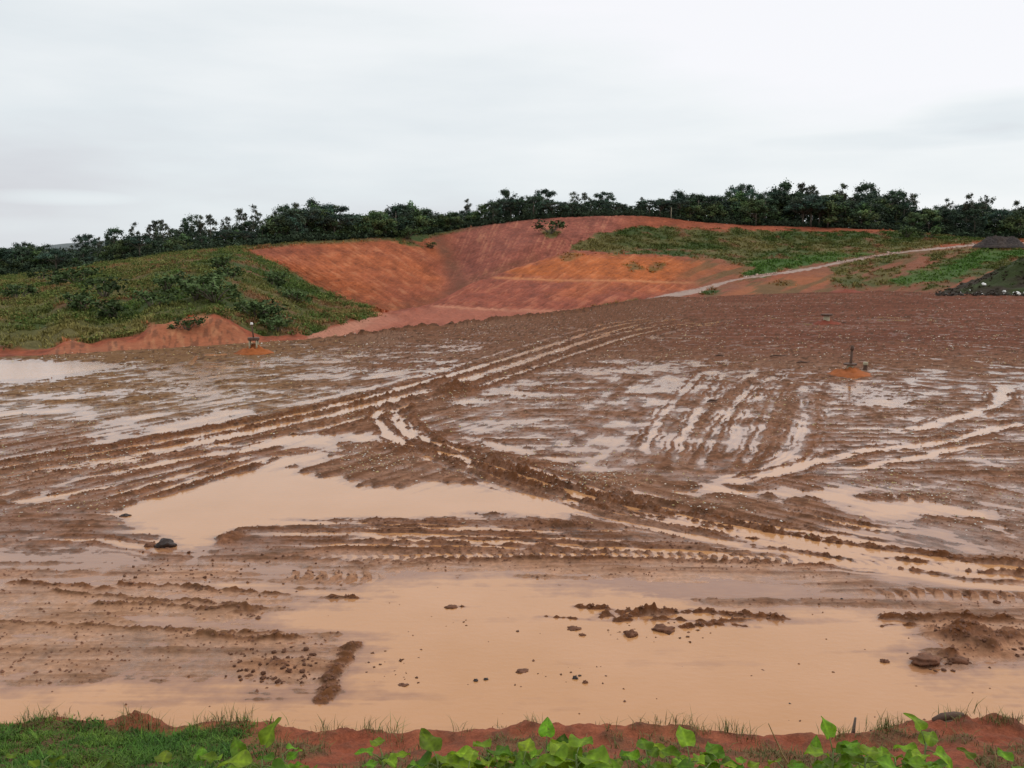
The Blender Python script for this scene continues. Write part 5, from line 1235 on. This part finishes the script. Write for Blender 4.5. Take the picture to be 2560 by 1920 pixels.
for i, (px, top, nl, sz, lab, tone) in enumerate(PLANTS):
    D = 3.35 + .5 * random.random(); a_, s_ = ray(px, top + 12); x = float(a_) * D; sz *= 1.0 if any(k_ in lab for k_ in ('broad up', 'heart', 'big-', 'raised', 'spike')) else .8; zt = H + float(s_) * D; zb = bank_z(x, D)
    g = empty('broadleaf_weed', (x, D, zb)); tag(g, lab, 'weed', 'broad-leaved weeds in front')
    Ht = zt - zb; stem = [np.array((random.uniform(-.06, .06), random.uniform(-.05, .05), -.05)), np.array((.02, 0, Ht * .45)), np.array((.0, .0, Ht - .02))]
    v, q, t = tube(stem, [.009, .007, .004], 7); mesh_np('stem', v, [q, t], M['stem'], g)
    for j in range(nl + 6):
        f = 1 - .15 * (j / (nl + 6)) * random.uniform(.8, 1.6); az = j * 2.4 + random.uniform(-.5, .5)
        if j == 0: az = random.uniform(-.6, .6)
        el = 1.0 if j == 0 and ('upright' in lab or 'raised' in lab or 'tall' in lab) else random.uniform(-.35, .5)
        d = (math.sin(az) * math.cos(el), math.cos(az) * math.cos(el) * .8, math.sin(el))
        b0 = np.array((0, 0, Ht * f - .02)); b1 = b0 + np.array(d) * .05 + np.array((0, 0, .01))
        col_ = np.array((.19, .33, .018)) * tone * random.uniform(.5, 1.15) * np.array((random.uniform(.75, 1.25), 1, 1))
        lf_ = leaf_mesh(g, b1, d, sz * random.uniform(.75, 1.1), sz * random.uniform(.62, .9), random.uniform(.1, .6), col_)
        v, q, t = tube([b0 - (0, 0, .01), (b0 + b1) / 2, b1 + np.array(d) * .005], [.003, .0025, .002], 5); mesh_np('stalk', v, [q, t], M['stem'], lf_)

# ================================================================== LIGHT, SKY, CAMERA
w = bpy.data.worlds.new('World'); scene.world = w; w.use_nodes = True
nt = w.node_tree; bg = nt.nodes['Background']; bg.inputs['Strength'].default_value = .1
SUN_EL, SUN_ROT = R(50), R(65)
sky = N(nt, 'ShaderNodeTexSky'); sky.sky_type = 'NISHITA'; sky.sun_disc = False; sky.sun_elevation = SUN_EL; sky.sun_rotation = SUN_ROT
tc = N(nt, 'ShaderNodeTexCoord'); sep = N(nt, 'ShaderNodeSeparateXYZ'); nt.links.new(tc.outputs['Generated'], sep.inputs[0])
def W(op, a, b=None, clamp=False):
    n = N(nt, 'ShaderNodeMath', operation=op); n.use_clamp = clamp
    for i, v_ in enumerate((a, b)):
        if v_ is None: continue
        if isinstance(v_, (int, float)): n.inputs[i].default_value = v_
        else: nt.links.new(v_, n.inputs[i])
    return n.outputs[0]
# overcast deck: greyer and bluer to the left and low down, whiter to the right and overhead
mp = N(nt, 'ShaderNodeMapping'); mp.inputs['Scale'].default_value = (1.3, 1.3, 7.0); mp.inputs['Rotation'].default_value = (0, R(4), 0); nt.links.new(tc.outputs['Generated'], mp.inputs['Vector'])
cn = noise_node(nt, 2.1, 5, .5, mp.outputs['Vector']); cn2 = noise_node(nt, .9, 2, .5, mp.outputs['Vector'])
side = maprange(nt, sep.outputs['X'], -.6, .6, 0, 1)
elev = maprange(nt, sep.outputs['Z'], .02, .35, 0, 1)
t1 = W('ADD', W('MULTIPLY', side, .60), W('MULTIPLY', elev, .72))
t2 = W('ADD', t1, W('MULTIPLY', W('SUBTRACT', cn.outputs['Fac'], .5), .95), True)
def cloud(px, py, sx, sz, amt):
    a_, s_ = ray(px, py); d_ = Vector((float(a_), 1.0, float(s_))).normalized()
    q1 = W('MULTIPLY', W('SUBTRACT', sep.outputs['X'], d_.x), 1 / sx); q2 = W('MULTIPLY', W('SUBTRACT', sep.outputs['Z'], d_.z), 1 / sz)
    r_ = W('ADD', W('ADD', W('MULTIPLY', q1, q1), W('MULTIPLY', q2, q2)), W('MULTIPLY', W('SUBTRACT', cn.outputs['Fac'], .5), 3.0))
    return W('MULTIPLY', maprange(nt, r_, 0, 1.2, 1, 0), amt)
t2 = W('ADD', t2, W('ADD', W('ADD', cloud(2240, 235, .10, .022, -.34), cloud(1950, 300, .12, .010, -.16)), cloud(150, 428, .07, .008, .22)), True)
cr = N(nt, 'ShaderNodeValToRGB'); nt.links.new(t2, cr.inputs['Fac'])
e = cr.color_ramp.elements; e[0].position = 0; e[0].color = (.66, .665, .71, 1); e[1].position = .86; e[1].color = (.97, .97, 1.0, 1)
e2 = cr.color_ramp.elements.new(.36); e2.color = (.79, .84, .87, 1); e3 = cr.color_ramp.elements.new(.62); e3.color = (.90, .93, .945, 1)
sc_ = N(nt, 'ShaderNodeVectorMath', operation='SCALE'); nt.links.new(cr.outputs['Color'], sc_.inputs[0]); sc_.inputs['Scale'].default_value = 10.0
mx = N(nt, 'ShaderNodeMix', data_type='RGBA'); mx.inputs['Factor'].default_value = .94
nt.links.new(sky.outputs[0], mx.inputs['A']); nt.links.new(sc_.outputs[0], mx.inputs['B']); nt.links.new(mx.outputs['Result'], bg.inputs['Color'])

sl = bpy.data.lights.new('sun', 'SUN'); sl.energy = .9; sl.angle = R(25); sl.color = (1, .96, .9)
so = bpy.data.objects.new('sun', sl); COL.objects.link(so)
sd_ = Vector((math.sin(SUN_ROT) * math.cos(SUN_EL), math.cos(SUN_ROT) * math.cos(SUN_EL), math.sin(SUN_EL)))
so.rotation_euler = sd_.to_track_quat('Z', 'Y').to_euler(); so.location = (30, 20, 60)

cam = bpy.data.cameras.new('camera'); co = bpy.data.objects.new('camera', cam); COL.objects.link(co)
co.location = (0, 0, H); co.rotation_euler = (math.pi / 2 - PITCH, 0, 0)
cam.sensor_width = 36; cam.lens = 36 * F / 2212; cam.clip_start = .1; cam.clip_end = 9000
scene.camera = co
scene.view_settings.view_transform = 'Standard'; scene.view_settings.look = 'None'; scene.view_settings.exposure = 0; scene.view_settings.gamma = 1
scene.render.resolution_x = 1024; scene.render.resolution_y = 768
scene.cycles.max_bounces = 6; scene.cycles.use_denoising = True
